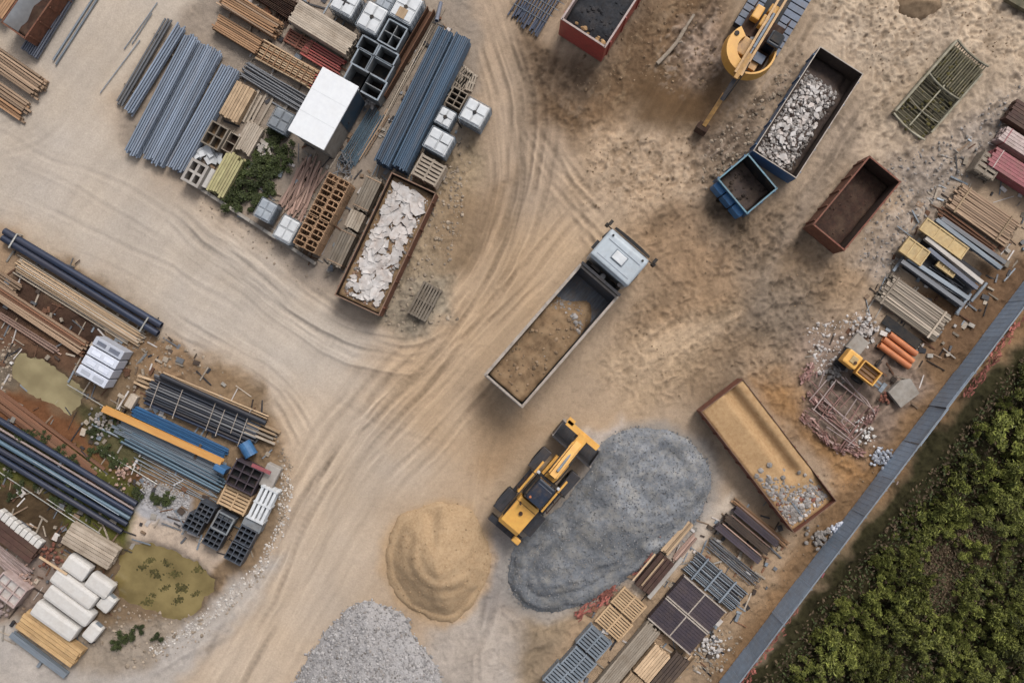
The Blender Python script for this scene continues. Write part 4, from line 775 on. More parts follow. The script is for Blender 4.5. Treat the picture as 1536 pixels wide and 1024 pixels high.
loose('timber_batten', 'board', 430, 96, -29, 92, 30, ['orange_timber', 'tan_timber'], 'golden brown batten in the long stack ending at the hut', 'timber', 'golden brown battens ending at the hut', 9, .065, .065, layers=5, jl=.06, ja=1.6, skip=.12)
for k in range(9):
    s = -38 + k * 9.5; bar('cross_batten', 'board', 432 + s * .875, 97 + s * .485, 61, .85, .05, .04, .37, 'orange_timber', 'short cross batten lying over the golden brown stack', 'timber', 'cross battens on the golden brown stack')
loose('timber_batten', 'board', 470, 118, -30, 36, 24, 'scaffold_red', 'orange red batten at the end of the golden stack against the hut', 'timber', 'orange red battens against the hut', 6, .06, .06, layers=4, jl=.1, ja=2)
ibc(518, 3, 61, 36, 38, 1.3, 'white container with a dark slotted top at the top edge', panel=(0, 0), cap=False)
ibc(558, 26, 61, 43, 35, 1.3, 'white container with a dark centre cap behind the open black crates')
ibc(609, 11, 61, 44, 38, 1.3, 'white container with a beige square on top at the top edge'); o = obj('cover_board', MB().box((0, 0, 1.36), (.5, .45, .03)), 'tan_timber', None, (*W(603, 20, 1.3), 0), R(61)); tag(o, 'beige board lying on the container at the top edge', 'board')
ibc(578, 1, 61, 26, 24, .9, 'greyish container squeezed between two white containers at the top edge', m='grey_plastic', cap=False)
crate(589, 52, 61, 36, 31, 1.15, 'crate_grey', 'open grey cage with dark inside just right of the capped white container', nx=2, ny=2, wall=.04, floor=.15, rimm='pale_steel')
for (s, t, a_, b2, lab) in [(-23, 9, 30, 30, 'of the joined six, beside the board pack and hut'), (-23, -21, 30, 30, 'of the joined six with a halved inside'), (5, 14, 26, 24, 'in the middle of the joined six, beside the board pack'), (5, -16, 26, 34, 'in the middle of the joined six, beside the rust brown trough'), (27, 16, 20, 28, 'of the joined six, beside the capped white container'), (27, -16, 20, 30, 'of the joined six, beside the open grey cage')]:
    ca_, sa_ = math.cos(R(61)), math.sin(R(61)); cx = 553 + ca_ * s - sa_ * t; cy = 100 - sa_ * s - ca_ * t
    crate(cx, cy, 61, a_, b2, 1.2 if s < 0 else 1.05, 'crate_grey', 'open black lined crate ' + lab, nx=1 if 'halved' not in lab else 2, ny=1, wall=.045, floor=.12, rimm='pale_steel', group='six open black lined crates')
# planks and posts along the blue pipes
o = obj('trench_sheet', MB().box((0, -.12, .35), (4.9, .05, .7), tint=.1).box((0, .12, .02), (4.9, .22, .03)).box((0, .25, .3), (4.9, .04, .6)), 'rust_timber', None, (*W(613, 84), 0), R(60)); tag(o, 'long rust brown trough between the open crates and the blue pipes', 'trough')
loose('timber_pole', 'pole', 612, 108, 62, 190, 8, ['grey_timber', 'pale_timber'], 'thin pale pole lying along the blue pipe stack', 'pole', 'thin poles along the blue pipes', 3, .06, layers=1, jl=.1, ja=.6)
bar('steel_post', 'pipe', 658, 18, 82, 1.3, .2, .2, .7, 'bluegrey_sheet', 'short grey pipe propped at the top end of the blue pipe stack', 'pipe', tilt=.5)
ang = math.degrees(math.atan2(248 - 47, 680 - 583))
loose('blue_pipe', 'pipe', 644 - 24, 143, ang, 222, 25, 'blue_pipe', 'blue grey pipe in the left half of the tall blue stack', 'pipe', 'blue pipes, left half of the tall stack', 8, .105, layers=12, jl=.012, ja=.1, jw=.04, z0=.05)
loose('blue_pipe', 'pipe', 646, 152, ang, 220, 24, 'blue_pipe', 'blue grey pipe in the right half of the tall blue stack', 'pipe', 'blue pipes, right half of the tall stack', 8, .105, layers=12, jl=.012, ja=.1, jw=.04, z0=.05)
loose('steel_rod', 'pole', 541, 208, 60, 92, 26, 'teal_pipe', 'thin blue grey rod on the ground between the hut and the blue pipes', 'rod', 'thin blue grey rods beside the hut', 9, .05, layers=2, jl=.1, ja=1.5)
loose('timber_stick', 'board', 560, 205, 60, 80, 10, 'brown_timber', 'brown stick lying along the foot of the blue pipes', 'timber', 'brown sticks at the foot of the blue pipes', 3, .07, .06, layers=1, jl=.15, ja=2.5)
b = MB()
for q in range(20): b.stone((random.gauss(0, .3), random.gauss(0, .3), .06), random.uniform(.06, .16), tint=random.uniform(-.3, .1))
tag(obj('rubble_pile', b, 'rubble_white', None, (*W(556, 150), 0)), 'small pile of white rubble at the end of the rust brown trough', 'rubble', kind='stuff')
b = MB()
for q in range(24): b.box((random.gauss(0, .25), random.gauss(0, .25), .05 + q * .01), (random.uniform(.1, .5), .05, .05), rz=random.random() * 3, tint=random.uniform(-.3, .1))
tag(obj('scrap_pile', b, 'dull_galvanised', None, (*W(519, 249), 0)), 'small pile of grey metal scrap at the lower end of the blue grey rods', 'scrap', kind='stuff')
# hut
loc, rz, l, w_ = frame(485, 163, 61, 107, 60, 2.6); hut = thing('site_hut', 'white flat roofed site hut with grey walls and a dark blue door side', 'hut', loc, rz)
hs_ = MB().box((0, 0, 1.32), (l - .12, w_ - .12, 2.4)); wl = obj('wall', hs_, 'concrete', hut)
obj('roof', MB().rbox((0, 0, 2.57), (l + .06, w_ + .06, .12), r=.02), 'white_panel', hut)
obj('roof_seam', MB().box((l * .17, 0, 2.632), (.02, w_, .006)).box((-l * .17, 0, 2.632), (.02, w_, .006)), 'white_plastic', hut); obj('skid', MB().box((0, -w_ * .35, .06), (l, .15, .12)).box((0, w_ * .35, .06), (l, .15, .12)), 'dark_steel', hut)
dr = obj('side_panel', MB().box((l * .22, -w_ / 2 + .05, 1.3), (l * .5, .05, 2.2)), 'teal_blue', hut); obj('handle', MB().box((l * .05, -w_ / 2 + .015, 1.1), (.04, .03, .2)), 'dark_gap', dr)
# right of the blue pipes
for k, (px, py, aa) in enumerate([(695, 114, 50), (703, 122, 70), (690, 126, 61)]): pallet(px, py, aa, 26, 20, .12, 'pale_timber', 'broken pale pallet in the jumble above the capped white container, ' + ['topmost', 'right hand', 'left hand'][k], n=5, midgap=False, name='broken_pallet')
crate(685, 147, 61, 27, 25, .7, 'grey_timber', 'grey slatted crate between the broken pallets and the small white container', nx=3, ny=2, wall=.05, floor=.3)
ibc(668, 176, 61, 27, 25, 1.0, 'small white container touching the blue pipe stack')
ibc(712, 169, 61, 36, 37, 1.25, 'white container with a dark cap standing alone right of the blue pipes', panel=(.2, -.2))
ibc(658, 212, 61, 34, 38, 1.15, 'white container with a dark slatted square above the tan pallet stack', panel=(.18, -.22), cap=False)
pallet(643, 255, -29, 42, 36, 1.0, 'pale_timber', 'stack of pale pallets at the lower right end of the blue pipes', n=6, layers=7, cat='pallet stack', name='pallet_stack')
steel('worn_steel', (104, 110, 120), (74, 78, 86), rough=.6, dirt=.3)
paint('track_blue', (84, 104, 134), (62, 80, 108), dirt=.2); paint('worn_yellow', (232, 172, 70), (170, 124, 62), dirt=0.35, dirtc=(110, 88, 64))
# ================================================================== tipper truck
hd = 49.0
def veh(name, label, cat, px, py, hd): return thing(name, label, cat, (*W(px, py, 0), 0), R(hd))
bx, by = W(826.7, 503.7, 2.4); tr = thing('tipper_truck', 'long tipper truck with a pale blue grey cab in the middle of the yard', 'truck', (bx, by, 0), R(hd))
L2, W2 = 3.43, 1.18
b = MB().box((1.1, -.42, .85), (8.4, .12, .25)).box((1.1, .42, .85), (8.4, .12, .25))
for x in (-2.8, -1.2, .6, 2.6, 4.4): b.box((x, 0, .85), (.12, .72, .2))
obj('chassis', b, 'dark_steel', tr)
def wheel(x, y, r, w, parent, m='rubber', hub='dull_galvanised', name='wheel'):
    b = MB(); prof = [(.62 * r, -w / 2), (.94 * r, -w / 2), (r, -w * .38), (r, w * .38), (.94 * r, w / 2), (.62 * r, w / 2)]; n = 22; vs = []
    for i in range(n):
        a = 2 * math.pi * i / n
        for q, yy in prof: vs.append((x + q * math.cos(a), y + yy, r + q * math.sin(a)))
    k = len(prof); fs = [(i * k + j, i * k + (j + 1) % k, ((i + 1) % n) * k + (j + 1) % k, ((i + 1) % n) * k + j) for i in range(n) for j in range(k)]
    b.add(vs, fs)
    for i in range(n):
        a = 2 * math.pi * i / n; b.box((x + math.cos(a) * r, y, r + math.sin(a) * r), (.035, w * .9, .05), ry=-a, tint=-.2)
    t = obj(name, b, m, parent)
    obj('hub', MB().cyl((x, y - w * .3, r), (x, y + w * .3, r), .63 * r, 14).cyl((x, y - w * .4, r), (x, y + w * .4, r), .2 * r, 8), hub, t); return t
for x in (-2.5, -1.15, 4.75):
    for sg in (-1, 1): wheel(x, sg * (.93 if x < 4 else 1.0), .5, .5 if x < 4 else .32, tr)
o_ = [(-L2, -W2 + .04, 1.05), (L2, -W2 + .04, 1.05), (L2, W2 - .04, 1.05), (-L2, W2 - .04, 1.05), (-L2, -W2, 2.4), (L2, -W2, 2.4), (L2, W2, 2.4), (-L2, W2, 2.4)]
i_ = [(-L2 + .06, -W2 + .12, 1.12), (L2 - .3, -W2 + .12, 1.12), (L2 - .3, W2 - .12, 1.12), (-L2 + .06, W2 - .12, 1.12), (-L2 + .06, -W2 + .06, 2.4), (L2 - .06, -W2 + .06, 2.4), (L2 - .06, W2 - .06, 2.4), (-L2 + .06, W2 - .06, 2.4)]
bd = obj('tipper_body', MB().add(o_, [(0, 1, 5, 4), (1, 2, 6, 5), (2, 3, 7, 6), (3, 0, 4, 7), (0, 3, 2, 1)]), 'trailer_grey', tr)
obj('lining', MB().add(i_, [(0, 4, 5, 1), (1, 5, 6, 2), (2, 6, 7, 3), (3, 7, 4, 0), (0, 1, 2, 3)]), 'worn_steel', bd)
obj('rim', MB().box((0, -W2 + .03, 2.42), (2 * L2 + .06, .12, .08)).box((0, W2 - .04, 2.42), (2 * L2 + .06, .14, .08)).box((-L2 + .03, 0, 2.42), (.10, 2 * W2 - .16, .08)).box((L2 - .03, 0, 2.42), (.10, 2 * W2 - .16, .08)), 'trailer_grey', bd)
for x in np.linspace(-L2 + .25, L2 - .25, 7):
    for sg in (-1, 1): obj('rib', MB().box((float(x), sg * (W2 + .012), 1.72), (.1, .06, 1.25)), 'trailer_grey', bd)
tg = obj('tailgate', MB().box((-L2 - .04, 0, 1.72), (.05, 2 * W2 - .08, 1.28)), 'trailer_grey', tr)
obj('headboard', MB().box((L2 + .09, 0, 2.0), (.10, 2 * W2 - .1, 1.5)).box((L2 + .09, 0, 2.78), (.14, 2 * W2 + .02, .06)), 'dark_steel', tr)
obj('hoist', MB().cyl((L2 + .3, 0, .95), (L2 + .3, 0, 2.35), .13, 12), 'dull_galvanised', tr)
# cab
x0, x1, cw = 4.0, 5.70, 1.17
prof = [(x0, .75), (x1, .75), (x1 + .06, 1.7), (x1 - .02, 2.66), (x1 - .22, 2.98), (x0 + .06, 3.0), (x0, 2.9)]
bm = bmesh.new(); vsA = [bm.verts.new((x, -cw, z)) for x, z in prof]; vsB = [bm.verts.new((x, cw, z)) for x, z in prof]; n_ = len(prof)
bm.faces.new(vsA); bm.faces.new(vsB[::-1]); [bm.faces.new((vsA[i], vsB[i], vsB[(i + 1) % n_], vsA[(i + 1) % n_])) for i in range(n_)]
bmesh.ops.recalc_face_normals(bm, faces=bm.faces); bmesh.ops.bevel(bm, geom=[e for e in bm.edges], offset=.17, segments=5, affect='EDGES', profile=.6); bm.verts.index_update()
cb = obj('cab', MB().add([tuple(v.co) for v in bm.verts], [tuple(v.index for v in f.verts) for f in bm.faces]), 'cab_paint', tr, smooth=True); cb.data.set_sharp_from_angle(angle=.6); bm.free()
ws = MB(); ws.add([(x1 + .075, -cw + .12, 1.75), (x1 + .075, cw - .12, 1.75), (x1 + .01, cw - .16, 2.58), (x1 + .01, -cw + .16, 2.58)], [(0, 1, 2, 3)]).add([(x1 + .05, -cw + .12, 1.75), (x1 + .05, cw - .12, 1.75), (x1 - .03, cw - .16, 2.58), (x1 - .03, -cw + .16, 2.58)], [(3, 2, 1, 0)])
obj('windscreen', ws, 'glass', cb)
for sg in (-1, 1):
    obj('side_window', MB().box((x1 - .62, sg * (cw + .004), 2.2), (.75, .02, .6)), 'glass', cb)
    mr_ = obj('mirror', MB().box((x1 - .02, sg * (cw + .26), 2.35), (.12, .18, .5)).box((x1 - .05, sg * (cw + .1), 2.55), (.05, .3, .05)).box((x1 + .14, sg * (cw + .2), 2.62), (.26, .16, .07)), 'dark_gap', cb)
    obj('headlight', MB().rbox((x1 + .16, sg * .85, .95), (.08, .34, .2), r=.03), 'lamp_glass', tr)
    obj('marker_lamp', MB().cyl((x1 - .30, sg * .9, 2.96), (x1 - .30, sg * .9, 3.04), .055, 10), 'dark_gap', cb)
    obj('step', MB().box((x0 + .9, sg * (cw + .06), .55), (.5, .2, .08)), 'dark_steel', tr)
bump = [(x1 - .3, -cw - .08)] + [(x1 + .12 + .17 * math.cos(t), (cw + .05) * math.sin(t)) for t in np.linspace(-1.3, 1.3, 11)] + [(x1 - .3, cw + .08)]
obj('bumper', MB().prism([(float(a), float(c)) for a, c in bump], .42, 1.12), 'dark_steel', tr)
vis = [(x1 + .02, -cw + .1)] + [(x1 + .10 + .08 * math.cos(t), (cw - .08) * math.sin(t)) for t in np.linspace(-1.25, 1.25, 9)] + [(x1 + .02, cw - .1)]
obj('sun_visor', MB().prism([(float(a), float(c)) for a, c in vis], 2.68, 2.74), 'dark_gap', cb)
hc = obj('roof_hatch', MB().rbox((x0 + .78, 0, 3.04), (.44, .62, .1), r=.035), 'white_plastic', cb); obj('hatch_lip', MB().box((x0 + .78, 0, 3.0), (.52, .72, .035)), 'pale_steel', hc)
obj('roof_seam', MB().box((x0 + .30, 0, 3.004), (.025, 1.9, .012)).box((x0 + 1.15, 0, 3.0), (.02, 1.9, .012)), 'bluegrey_sheet', cb)
obj('rear_deck', MB().box((x0 - .24, 0, 1.5), (.34, 2.05, .5)).box((x0 - .22, .5, 2.1), (.14, .5, .8)), 'dark_gap', tr)
obj('air_stack', MB().cyl((x0 - .13, -.82, 1.2), (x0 - .13, -.82, 2.8), .09, 10), 'dark_steel', tr); obj('fuel_tank', MB().cyl((2.0, -.95, .8), (3.2, -.95, .8), .3, 16), 'dull_galvanised', tr)
tr['dims'] = (2 * L2, 2 * W2)
ld = load('soil_load', tr, 'soil', 'brown soil filling the long body of the tipper truck', 'soil', 2.0, prof=lambda U, V: 2.05 - 1.1 * sstep(.36, .78, U + .12 * V * V + .10 * np.sin(V * 3)) - .10 * V * V, amp=.16, inset=.13, zskirt=1.07,
          stones=[('clod', 130, .03, .12, lambda u, v: u < .75, .7), ('rubble_grey', 70, .03, .13, lambda u, v: .38 < u + .1 * v * v < .62, .6)])
zmin = 1.06
for v in ld.data.vertices: v.co.z = max(v.co.z, zmin)
# ================================================================== wheel loader
LX, LY = 815, 718; ld_ = veh('wheel_loader', 'yellow wheel loader with a lowered bucket beside the grey gravel heap', 'loader', LX, LY, 49.5)
obj('rear_frame', MB().box((-1.9, 0, .85), (2.2, .9, .5)).box((-2.95, 0, .95), (.3, 1.9, .55)), 'dark_steel', ld_)
obj('front_frame', MB().box((.55, 0, .8), (1.7, .8, .5)).box((1.0, 0, 1.25), (.7, .5, .6)), 'yellow_paint', ld_)
hoodp = [(-2.75, 1.05), (-1.1, 1.05), (-1.1, 2.0), (-2.55, 1.93), (-2.75, 1.75)]
hb = obj('engine_hood', MB().sideprism(hoodp, -.56, .56), 'yellow_paint', ld_); obj('exhaust', MB().cyl((-1.75, .02, 1.95), (-1.75, .02, 2.06), .10, 12), 'dark_rust', hb)
obj('hood_seam', MB().box((-1.35, 0, 1.995), (.02, 1.1, .02)), 'dark_gap', hb)
obj('tail_block', MB().rbox((-2.98, -.75, 1.3), (.28, .42, .3), r=.05), 'yellow_paint', ld_)
cbx = obj('cab', MB().box((-.35, 0, 1.25), (1.25, 1.05, .7)), 'dark_gap', ld_)
obj('window', MB().rbox((-.35, 0, 2.1), (1.15, .98, 1.0), r=.1), 'glass', cbx); obj('roof', MB().rbox((-.45, 0, 2.66), (.95, .86, .12), r=.04), 'blue_glass', cbx)
for sg in (-1, 1): obj('pillar', MB().box((-.9, sg * .48, 2.1), (.08, .08, 1.05)), 'dark_gap', cbx)
for sg in (-1, 1):
    obj('fender_rail', MB().box((-.15, sg * .74, 1.55), (1.9, .10, .10)).box((-1.05, sg * .74, 1.3), (.10, .10, .45)), 'yellow_paint', ld_)
    obj('platform', MB().box((-.7, sg * .82, 1.08), (1.6, .28, .06)), 'dark_steel', ld_)
    for x in (-1.85, .75): wheel(x, sg * .90, .56, .42, ld_, hub='dark_steel')
    [obj('fender', MB().rbox((x, sg * .92, 1.27), (1.2, .52, .07), r=.03), 'dark_steel', ld_) for x in (-1.85, .75)]
for sg in (-1, 1):
    obj('handrail', MB().path([(-.95, sg * .92, 1.12), (-.95, sg * .92, 2.0), (.15, sg * .92, 2.0), (.15, sg * .92, 1.12)], .025, 6).cyl((-.4, sg * .92, 1.12), (-.4, sg * .92, 2.0), .02, 6), 'dark_rust', ld_)
    obj('headlight', MB().rbox((.28, sg * .62, 1.72), (.14, .16, .14), r=.03), 'lamp_glass', ld_); obj('mirror', MB().box((.2, sg * .98, 2.2), (.06, .12, .24)).box((.16, sg * .78, 2.3), (.04, .3, .04)), 'dark_gap', ld_)
    obj('grille', MB().box((-1.9, sg * .57, 1.5), (1.0, .02, .5)), 'dark_gap', hb); obj('hose', MB().path([(.2, sg * .3, 1.5), (.8, sg * .34, 1.9), (1.5, sg * .33, 1.72), (2.1, sg * .3, 1.45)], .03, 5), 'rubber', ld_)
obj('stack_pipe', MB().cyl((-1.35, .38, 1.95), (-1.35, .38, 2.5), .05, 8), 'dark_rust', hb); obj('beacon', MB().cyl((-.75, .3, 2.72), (-.75, .3, 2.84), .06, 8), 'orange_pipe', cbx)
arm = obj('lift_arm', MB().box((1.55, .02, 1.62), (2.1, .34, .3), ry=.26).box((1.5, .24, 1.5), (1.9, .06, .2), ry=.26).box((1.5, -.22, 1.5), (1.9, .06, .2), ry=.26), 'yellow_paint', ld_)
obj('hydraulic_ram', MB().cyl((.9, 0, 2.05), (2.3, 0, 1.45), .065, 8).cyl((1.7, 0, 1.71), (2.5, 0, 1.36), .04, 8), 'pale_steel', arm)
bp_ = [(2.0, .12), (2.95, .08), (2.95, .13), (2.2, .2), (2.06, .55), (2.05, 1.15), (1.96, 1.15), (1.94, .5)]
bk = obj('bucket', MB().sideprism([(x, z) for x, z in bp_], -1.17, 1.17).sideprism([(2.0, .14), (2.9, .12), (2.75, .75), (2.04, 1.15)], -1.2, -1.15).sideprism([(2.0, .14), (2.9, .12), (2.75, .75), (2.04, 1.15)], 1.15, 1.2), 'dark_steel', ld_)
obj('cutting_edge', MB().box((2.93, 0, .12), (.12, 2.4, .06)).box((2.05, 1.19, .7), (.06, .05, .9)).box((2.05, -1.19, .7), (.06, .05, .9)), 'trailer_grey', bk)
obj('bucket_brace', MB().box((2.98, .1, 1.22), (.30, 1.95, .16)).box((3.12, .95, 1.22), (.3, .36, .16)).box((2.66, 0, 1.34), (.7, .5, .14)).box((2.5, .14, 1.2), (1.0, .07, .3)).box((2.5, -.14, 1.2), (1.0, .07, .3)), 'yellow_paint', ld_)
for y in (-.3, .25): obj('bracket', MB().box((2.75, y, 1.0), (.3, .09, .5)), 'dark_gap', ld_)
# ================================================================== excavator
ex = veh('excavator', 'yellow tracked excavator at the top edge with its thin arm reaching down left', 'excavator', 1123, 74, 239)
for sg in (-1, 1):
    ln, xc = 3.4, (-1.75 if sg > 0 else -2.1); b = MB(); n = 24
    pth = [(xc - ln / 2 + .4 + .4 * math.cos(a), .45 + .4 * math.sin(a)) for a in np.linspace(math.pi / 2, 1.5 * math.pi, 8)] + [(xc + ln / 2 - .4 + .4 * math.cos(a), .45 + .4 * math.sin(a)) for a in np.linspace(-math.pi / 2, math.pi / 2, 8)]
    b.sideprism([(float(x), float(z)) for x, z in pth], sg * .92 - .40, sg * .92 + .40)
    tk = obj('track', b, 'rubber', ex); sh = MB()
    for k in range(9):
        x = xc - ln / 2 + .35 + (ln - .4) * k / 8 - .15; sh.box((x, sg * .92, .87), (.435, .8, .05), tint=random.uniform(-.1, .1))
    obj('shoes', sh, 'track_blue', tk)
    obj('sprocket', MB().cyl((xc + 1.3, sg * .92 - .42, .45), (xc + 1.3, sg * .92 + .42, .45), .25, 12), 'dark_steel', tk)
obj('undercarriage', MB().box((-1.4, 0, .6), (2.8, 1.1, .4)), 'dark_gap', ex)
obj('slew_ring', MB().cyl((.3, 0, .8), (.3, 0, 1.1), .6, 20), 'dark_steel', ex)
obj('deck', MB().box((.1, 0, 1.18), (2.6, 1.9, .14)), 'dark_rust', ex)
ring = MB(); a0, a1 = R(-125), R(118); ns = 22; cx_ = .78
for k in range(ns):
    t0, t1 = a0 + (a1 - a0) * k / ns, a0 + (a1 - a0) * (k + 1) / ns; th0 = .34 if t0 < .3 else .16; ro = 1.28
    def pp(t, r, z): return (cx_ + r * math.cos(t), r * math.sin(t), z)
    th = .64 if t0 < -.1 else .22
    ring.add([pp(t0, ro - th, 1.2), pp(t1, ro - th, 1.2), pp(t1, ro, 1.2), pp(t0, ro, 1.2), pp(t0, ro - th + .05, 1.95), pp(t1, ro - th + .05, 1.95), pp(t1, ro - .08, 1.95), pp(t0, ro - .08, 1.95)], [(0, 3, 2, 1), (4, 5, 6, 7), (0, 1, 5, 4), (1, 2, 6, 5), (2, 3, 7, 6), (3, 0, 4, 7)])
cwt = obj('counterweight', ring, 'yellow_paint', ex); obj('lifting_eye', MB().cyl((.5, -1.0, 1.94), (.5, -1.0, 2.0), .12, 10), 'dark_gap', cwt)
obj('engine_deck', MB().rbox((.7, -.25, 1.45), (.9, 1.0, .45), r=.06).box((1.2, .45, 1.4), (.5, .45, .3)), 'worn_yellow', ex)
obj('radiator', MB().box((.85, .55, 1.55), (.45, .5, .3)), 'track_blue', ex)
for sg in (-1, 1): obj('handrail', MB().path([(-1.4, sg * .9, 1.25), (-1.4, sg * .9, 1.9), (-.5, sg * .9, 1.9)], .025, 6), 'dark_rust', ex)
for k in range(5): obj('hatch', MB().box((.2 + .22 * math.cos(k * 1.3), -.55 + .13 * k, 1.27 + .02 * k), (.3, .12, .12), rz=k * .7), ('worn_yellow', 'dark_gap', 'dark_rust', 'dull_galvanised', 'dark_steel')[k], ex)
cb2 = obj('cab', MB().rbox((-.05, .72, 1.75), (.72, .7, 1.1), r=.1), 'glass', ex); obj('roof', MB().rbox((-.12, .72, 2.33), (.5, .5, .08), r=.03), 'dark_gap', cb2)
obj('hose', MB().path([(1.6, .22, 2.5), (2.3, .24, 2.45), (3.0, .18, 2.12), (3.5, .14, 1.8)], .03, 5), 'rubber', ex); obj('tool_box', MB().rbox((-1.0, -.62, 1.5), (.7, .42, .5), r=.06), 'yellow_paint', ex)
obj('valve_block', MB().rbox((-.72, -.1, 1.65), (.6, .45, .5), r=.06).rbox((-1.45, -.05, 1.6), (.45, .42, .5), r=.06), 'yellow_paint', ex)
bm_ = obj('boom', MB().box((.05, .17, 2.3), (4.6, .11, .26), ry=-.03).box((.05, -.14, 2.3), (4.6, .11, .26), ry=-.03).box((-2.4, .02, 2.2), (.6, .5, .3)).box((1.9, .02, 2.36), (1.3, .2, .3), ry=.10), 'worn_yellow', ex)
obj('hydraulic_ram', MB().cyl((-1.0, .02, 2.38), (.9, .02, 2.44), .07, 8).cyl((.9, .02, 2.44), (1.7, .02, 2.48), .04, 8), 'pale_steel', bm_)
st = obj('stick', MB().box((2.85, .03, 2.05), (1.5, .20, .2), ry=.35), 'dark_steel', ex); st2 = obj('stick_end', MB().box((3.98, .0, 1.36), (1.75, .20, .22), ry=.62), 'worn_yellow', st)
obj('bucket', MB().sideprism([(4.6, .95), (4.95, .85), (5.05, .35), (4.75, .05), (4.45, .1), (4.7, .25), (4.75, .6)], -.28, .28), 'dark_rust', ex)
# ================================================================== small yellow dumper
dp = veh('site_dumper', 'small yellow two part site dumper beside the orange pipes', 'dumper', 1280, 551, -38)
obj('engine_box', MB().rbox((-.68, .02, .95), (.78, .74, .6), r=.08), 'yellow_paint', dp); obj('cover', MB().rbox((-.62, .02, 1.27), (.34, .36, .06), r=.02), 'formwork_yellow', dp); obj('filler_cap', MB().cyl((-.5, -.06, 1.29), (-.5, -.06, 1.34), .08, 10), 'dark_rust', dp)
obj('chassis', MB().box((0, 0, .5), (2.1, .5, .22)), 'dark_steel', dp)
tb = obj('tipping_tray', MB().box((.38, 0, .8), (1.05, .78, .08)).box((.38, .37, .98), (1.05, .06, .36)).box((.38, -.37, .98), (1.05, .06, .36)).box((-.13, 0, .98), (.06, .68, .36)).box((.88, 0, .98), (.06, .68, .36)), 'yellow_paint', dp)
obj('tray_slats', MB().box((.38, -.18, .9), (.94, .12, .12)).box((.38, .02, .9), (.94, .12, .12)).box((.38, .22, .9), (.94, .12, .12)), 'orange_timber', tb)
for x in (-.7, .4):
    for sg in (-1, 1): wheel(x, sg * .40, .3, .24, dp)
obj('drawbar', MB().box((1.25, .06, .6), (.75, .10, .10)).box((1.25, -.16, .6), (.75, .08, .10)).box((1.5, -.05, .68), (.2, .5, .12)), 'pale_steel', dp)
paint('pale_teal', (110, 160, 178), (80, 134, 158))
# ================================================================== skips
sk_ = skip('skip', 929, -33, 57, 200, 80, 2.1, 'red_paint', 'tall red open container with coal inside at the top edge', inner='pale_pink', rim='pale_pink', wall=.09)
load('coal_load', sk_, 'coal', 'black coal filling the tall red container', 'coal', 1.55, prof=lambda U, V: 1.5 - .35 * sstep(-.7, -1, U), amp=.16, stones=[('coal', 160, .04, .12, lambda u, v: True, .7), ('orange_sand', 26, .06, .16, lambda u, v: u < -.86, .7)])
loose('steel_mesh', 'board', 806, 2, 58, 78, 54, 'navy_pipe', 'dark blue steel bar in the crossed pile left of the red container', 'steel bar', 'dark blue steel bars left of the red container', 12, .07, .05, layers=3, jl=.1, ja=3)
for k in range(5): bar('mesh_bar', 'pole', 795 + k * 9, 20 - k * 9, -30, 1.9, .035, .035, .2, 'pale_steel', 'pale cross bar lying over the dark blue bars at the top edge', 'steel bar', 'pale cross bars over the dark blue bars')
sk_ = skip('skip', 1212, 169, 57.2, 186, 77, 1.35, 'blue_paint', 'long blue sided skip of grey white rubble beside the excavator', inner='skip_brown', rim='trailer_grey', wall=.04)
load('rubble_load', sk_, 'skip_brown', 'grey and white rubble filling the long blue sided skip', 'rubble', .8, prof=lambda U, V: .85 - .45 * sstep(.45, .85, U) - .3 * sstep(-.4, -.95, V) - .1 * sstep(.2, .6, -U) * sstep(.3, 1, -V), amp=.14,
     stones=[('rubble_white', 420, .03, .13, lambda u, v: u < .62 and v > -.75, .5), ('rubble_white', 110, .08, .22, lambda u, v: u < .55 and v > -.7, .25), ('skip_brown', 160, .05, .14, lambda u, v: u < .62, .5), ('rubble_grey', 900, .03, .12, lambda u, v: u < .7 and v > -.85, .7)])
sk_ = skip('skip', 1121, 276, 40, 60, 69, 1.35, 'blue_paint', 'small bright blue skip, nearly empty, at the end of the long rubble skip', inner='dark_gap', rim='pale_teal', taper=.12, ribs=3)
load('waste_load', sk_, 'skip_brown', 'dark waste at the bottom of the small blue skip', 'waste', .45, amp=.16, stones=[('dark_timber', 30, .05, .14, lambda u, v: True, .6)])
for sg in (-.4, 0, .4): obj('end_bulge', MB().rbox((-sk_['dims'][0] / 2 - .10, sg * sk_['dims'][1] * .78, .62), (.34, .66, .86), r=.1), 'drum_blue', sk_)
sk_ = skip('skip', 1285, 305, 50.5, 134, 62, 1.5, 'rust', 'rusty brown skip, dark and nearly empty, right of the blue skip', inner='dark_rust', rim='rust_red', taper=.0)
load('soil_load', sk_, 'dark_rust', 'thin layer of dark earth on the floor of the rusty brown skip', 'earth', .42, amp=.10, stones=[('dark_rust', 40, .03, .08, lambda u, v: True, .5)])
sk_ = skip('skip', 1153, 684, -52.4, 230, 80, 1.15, 'rust_red', 'long rust red trailer body filled with orange sand', cat='trailer body', inner='rust_red', rim='skip_rim', ribs=8, wall=.03)
load('sand_load', sk_, 'orange_sand', 'orange sand with grey rubble at the lower end of the rust red trailer body', 'sand', 1.1, prof=lambda U, V: 1.14 - .42 * sstep(.0, .3, V) * sstep(.55, .3, U) * sstep(.75, .45, V) + .08 * np.sin(V * 2 + 1) - .35 * sstep(.45, .75, U), amp=.06, inset=.045,
     stones=[('rubble_grey', 420, .03, .15, lambda u, v: random.random() < sstep(.1, .7, u - .3 * v) ** 2, .5), ('rubble_white', 90, .03, .14, lambda u, v: u > .6 + .25 * v, .5), ('rust_red', 70, .03, .16, lambda u, v: u > .6 + .2 * v, .4)])
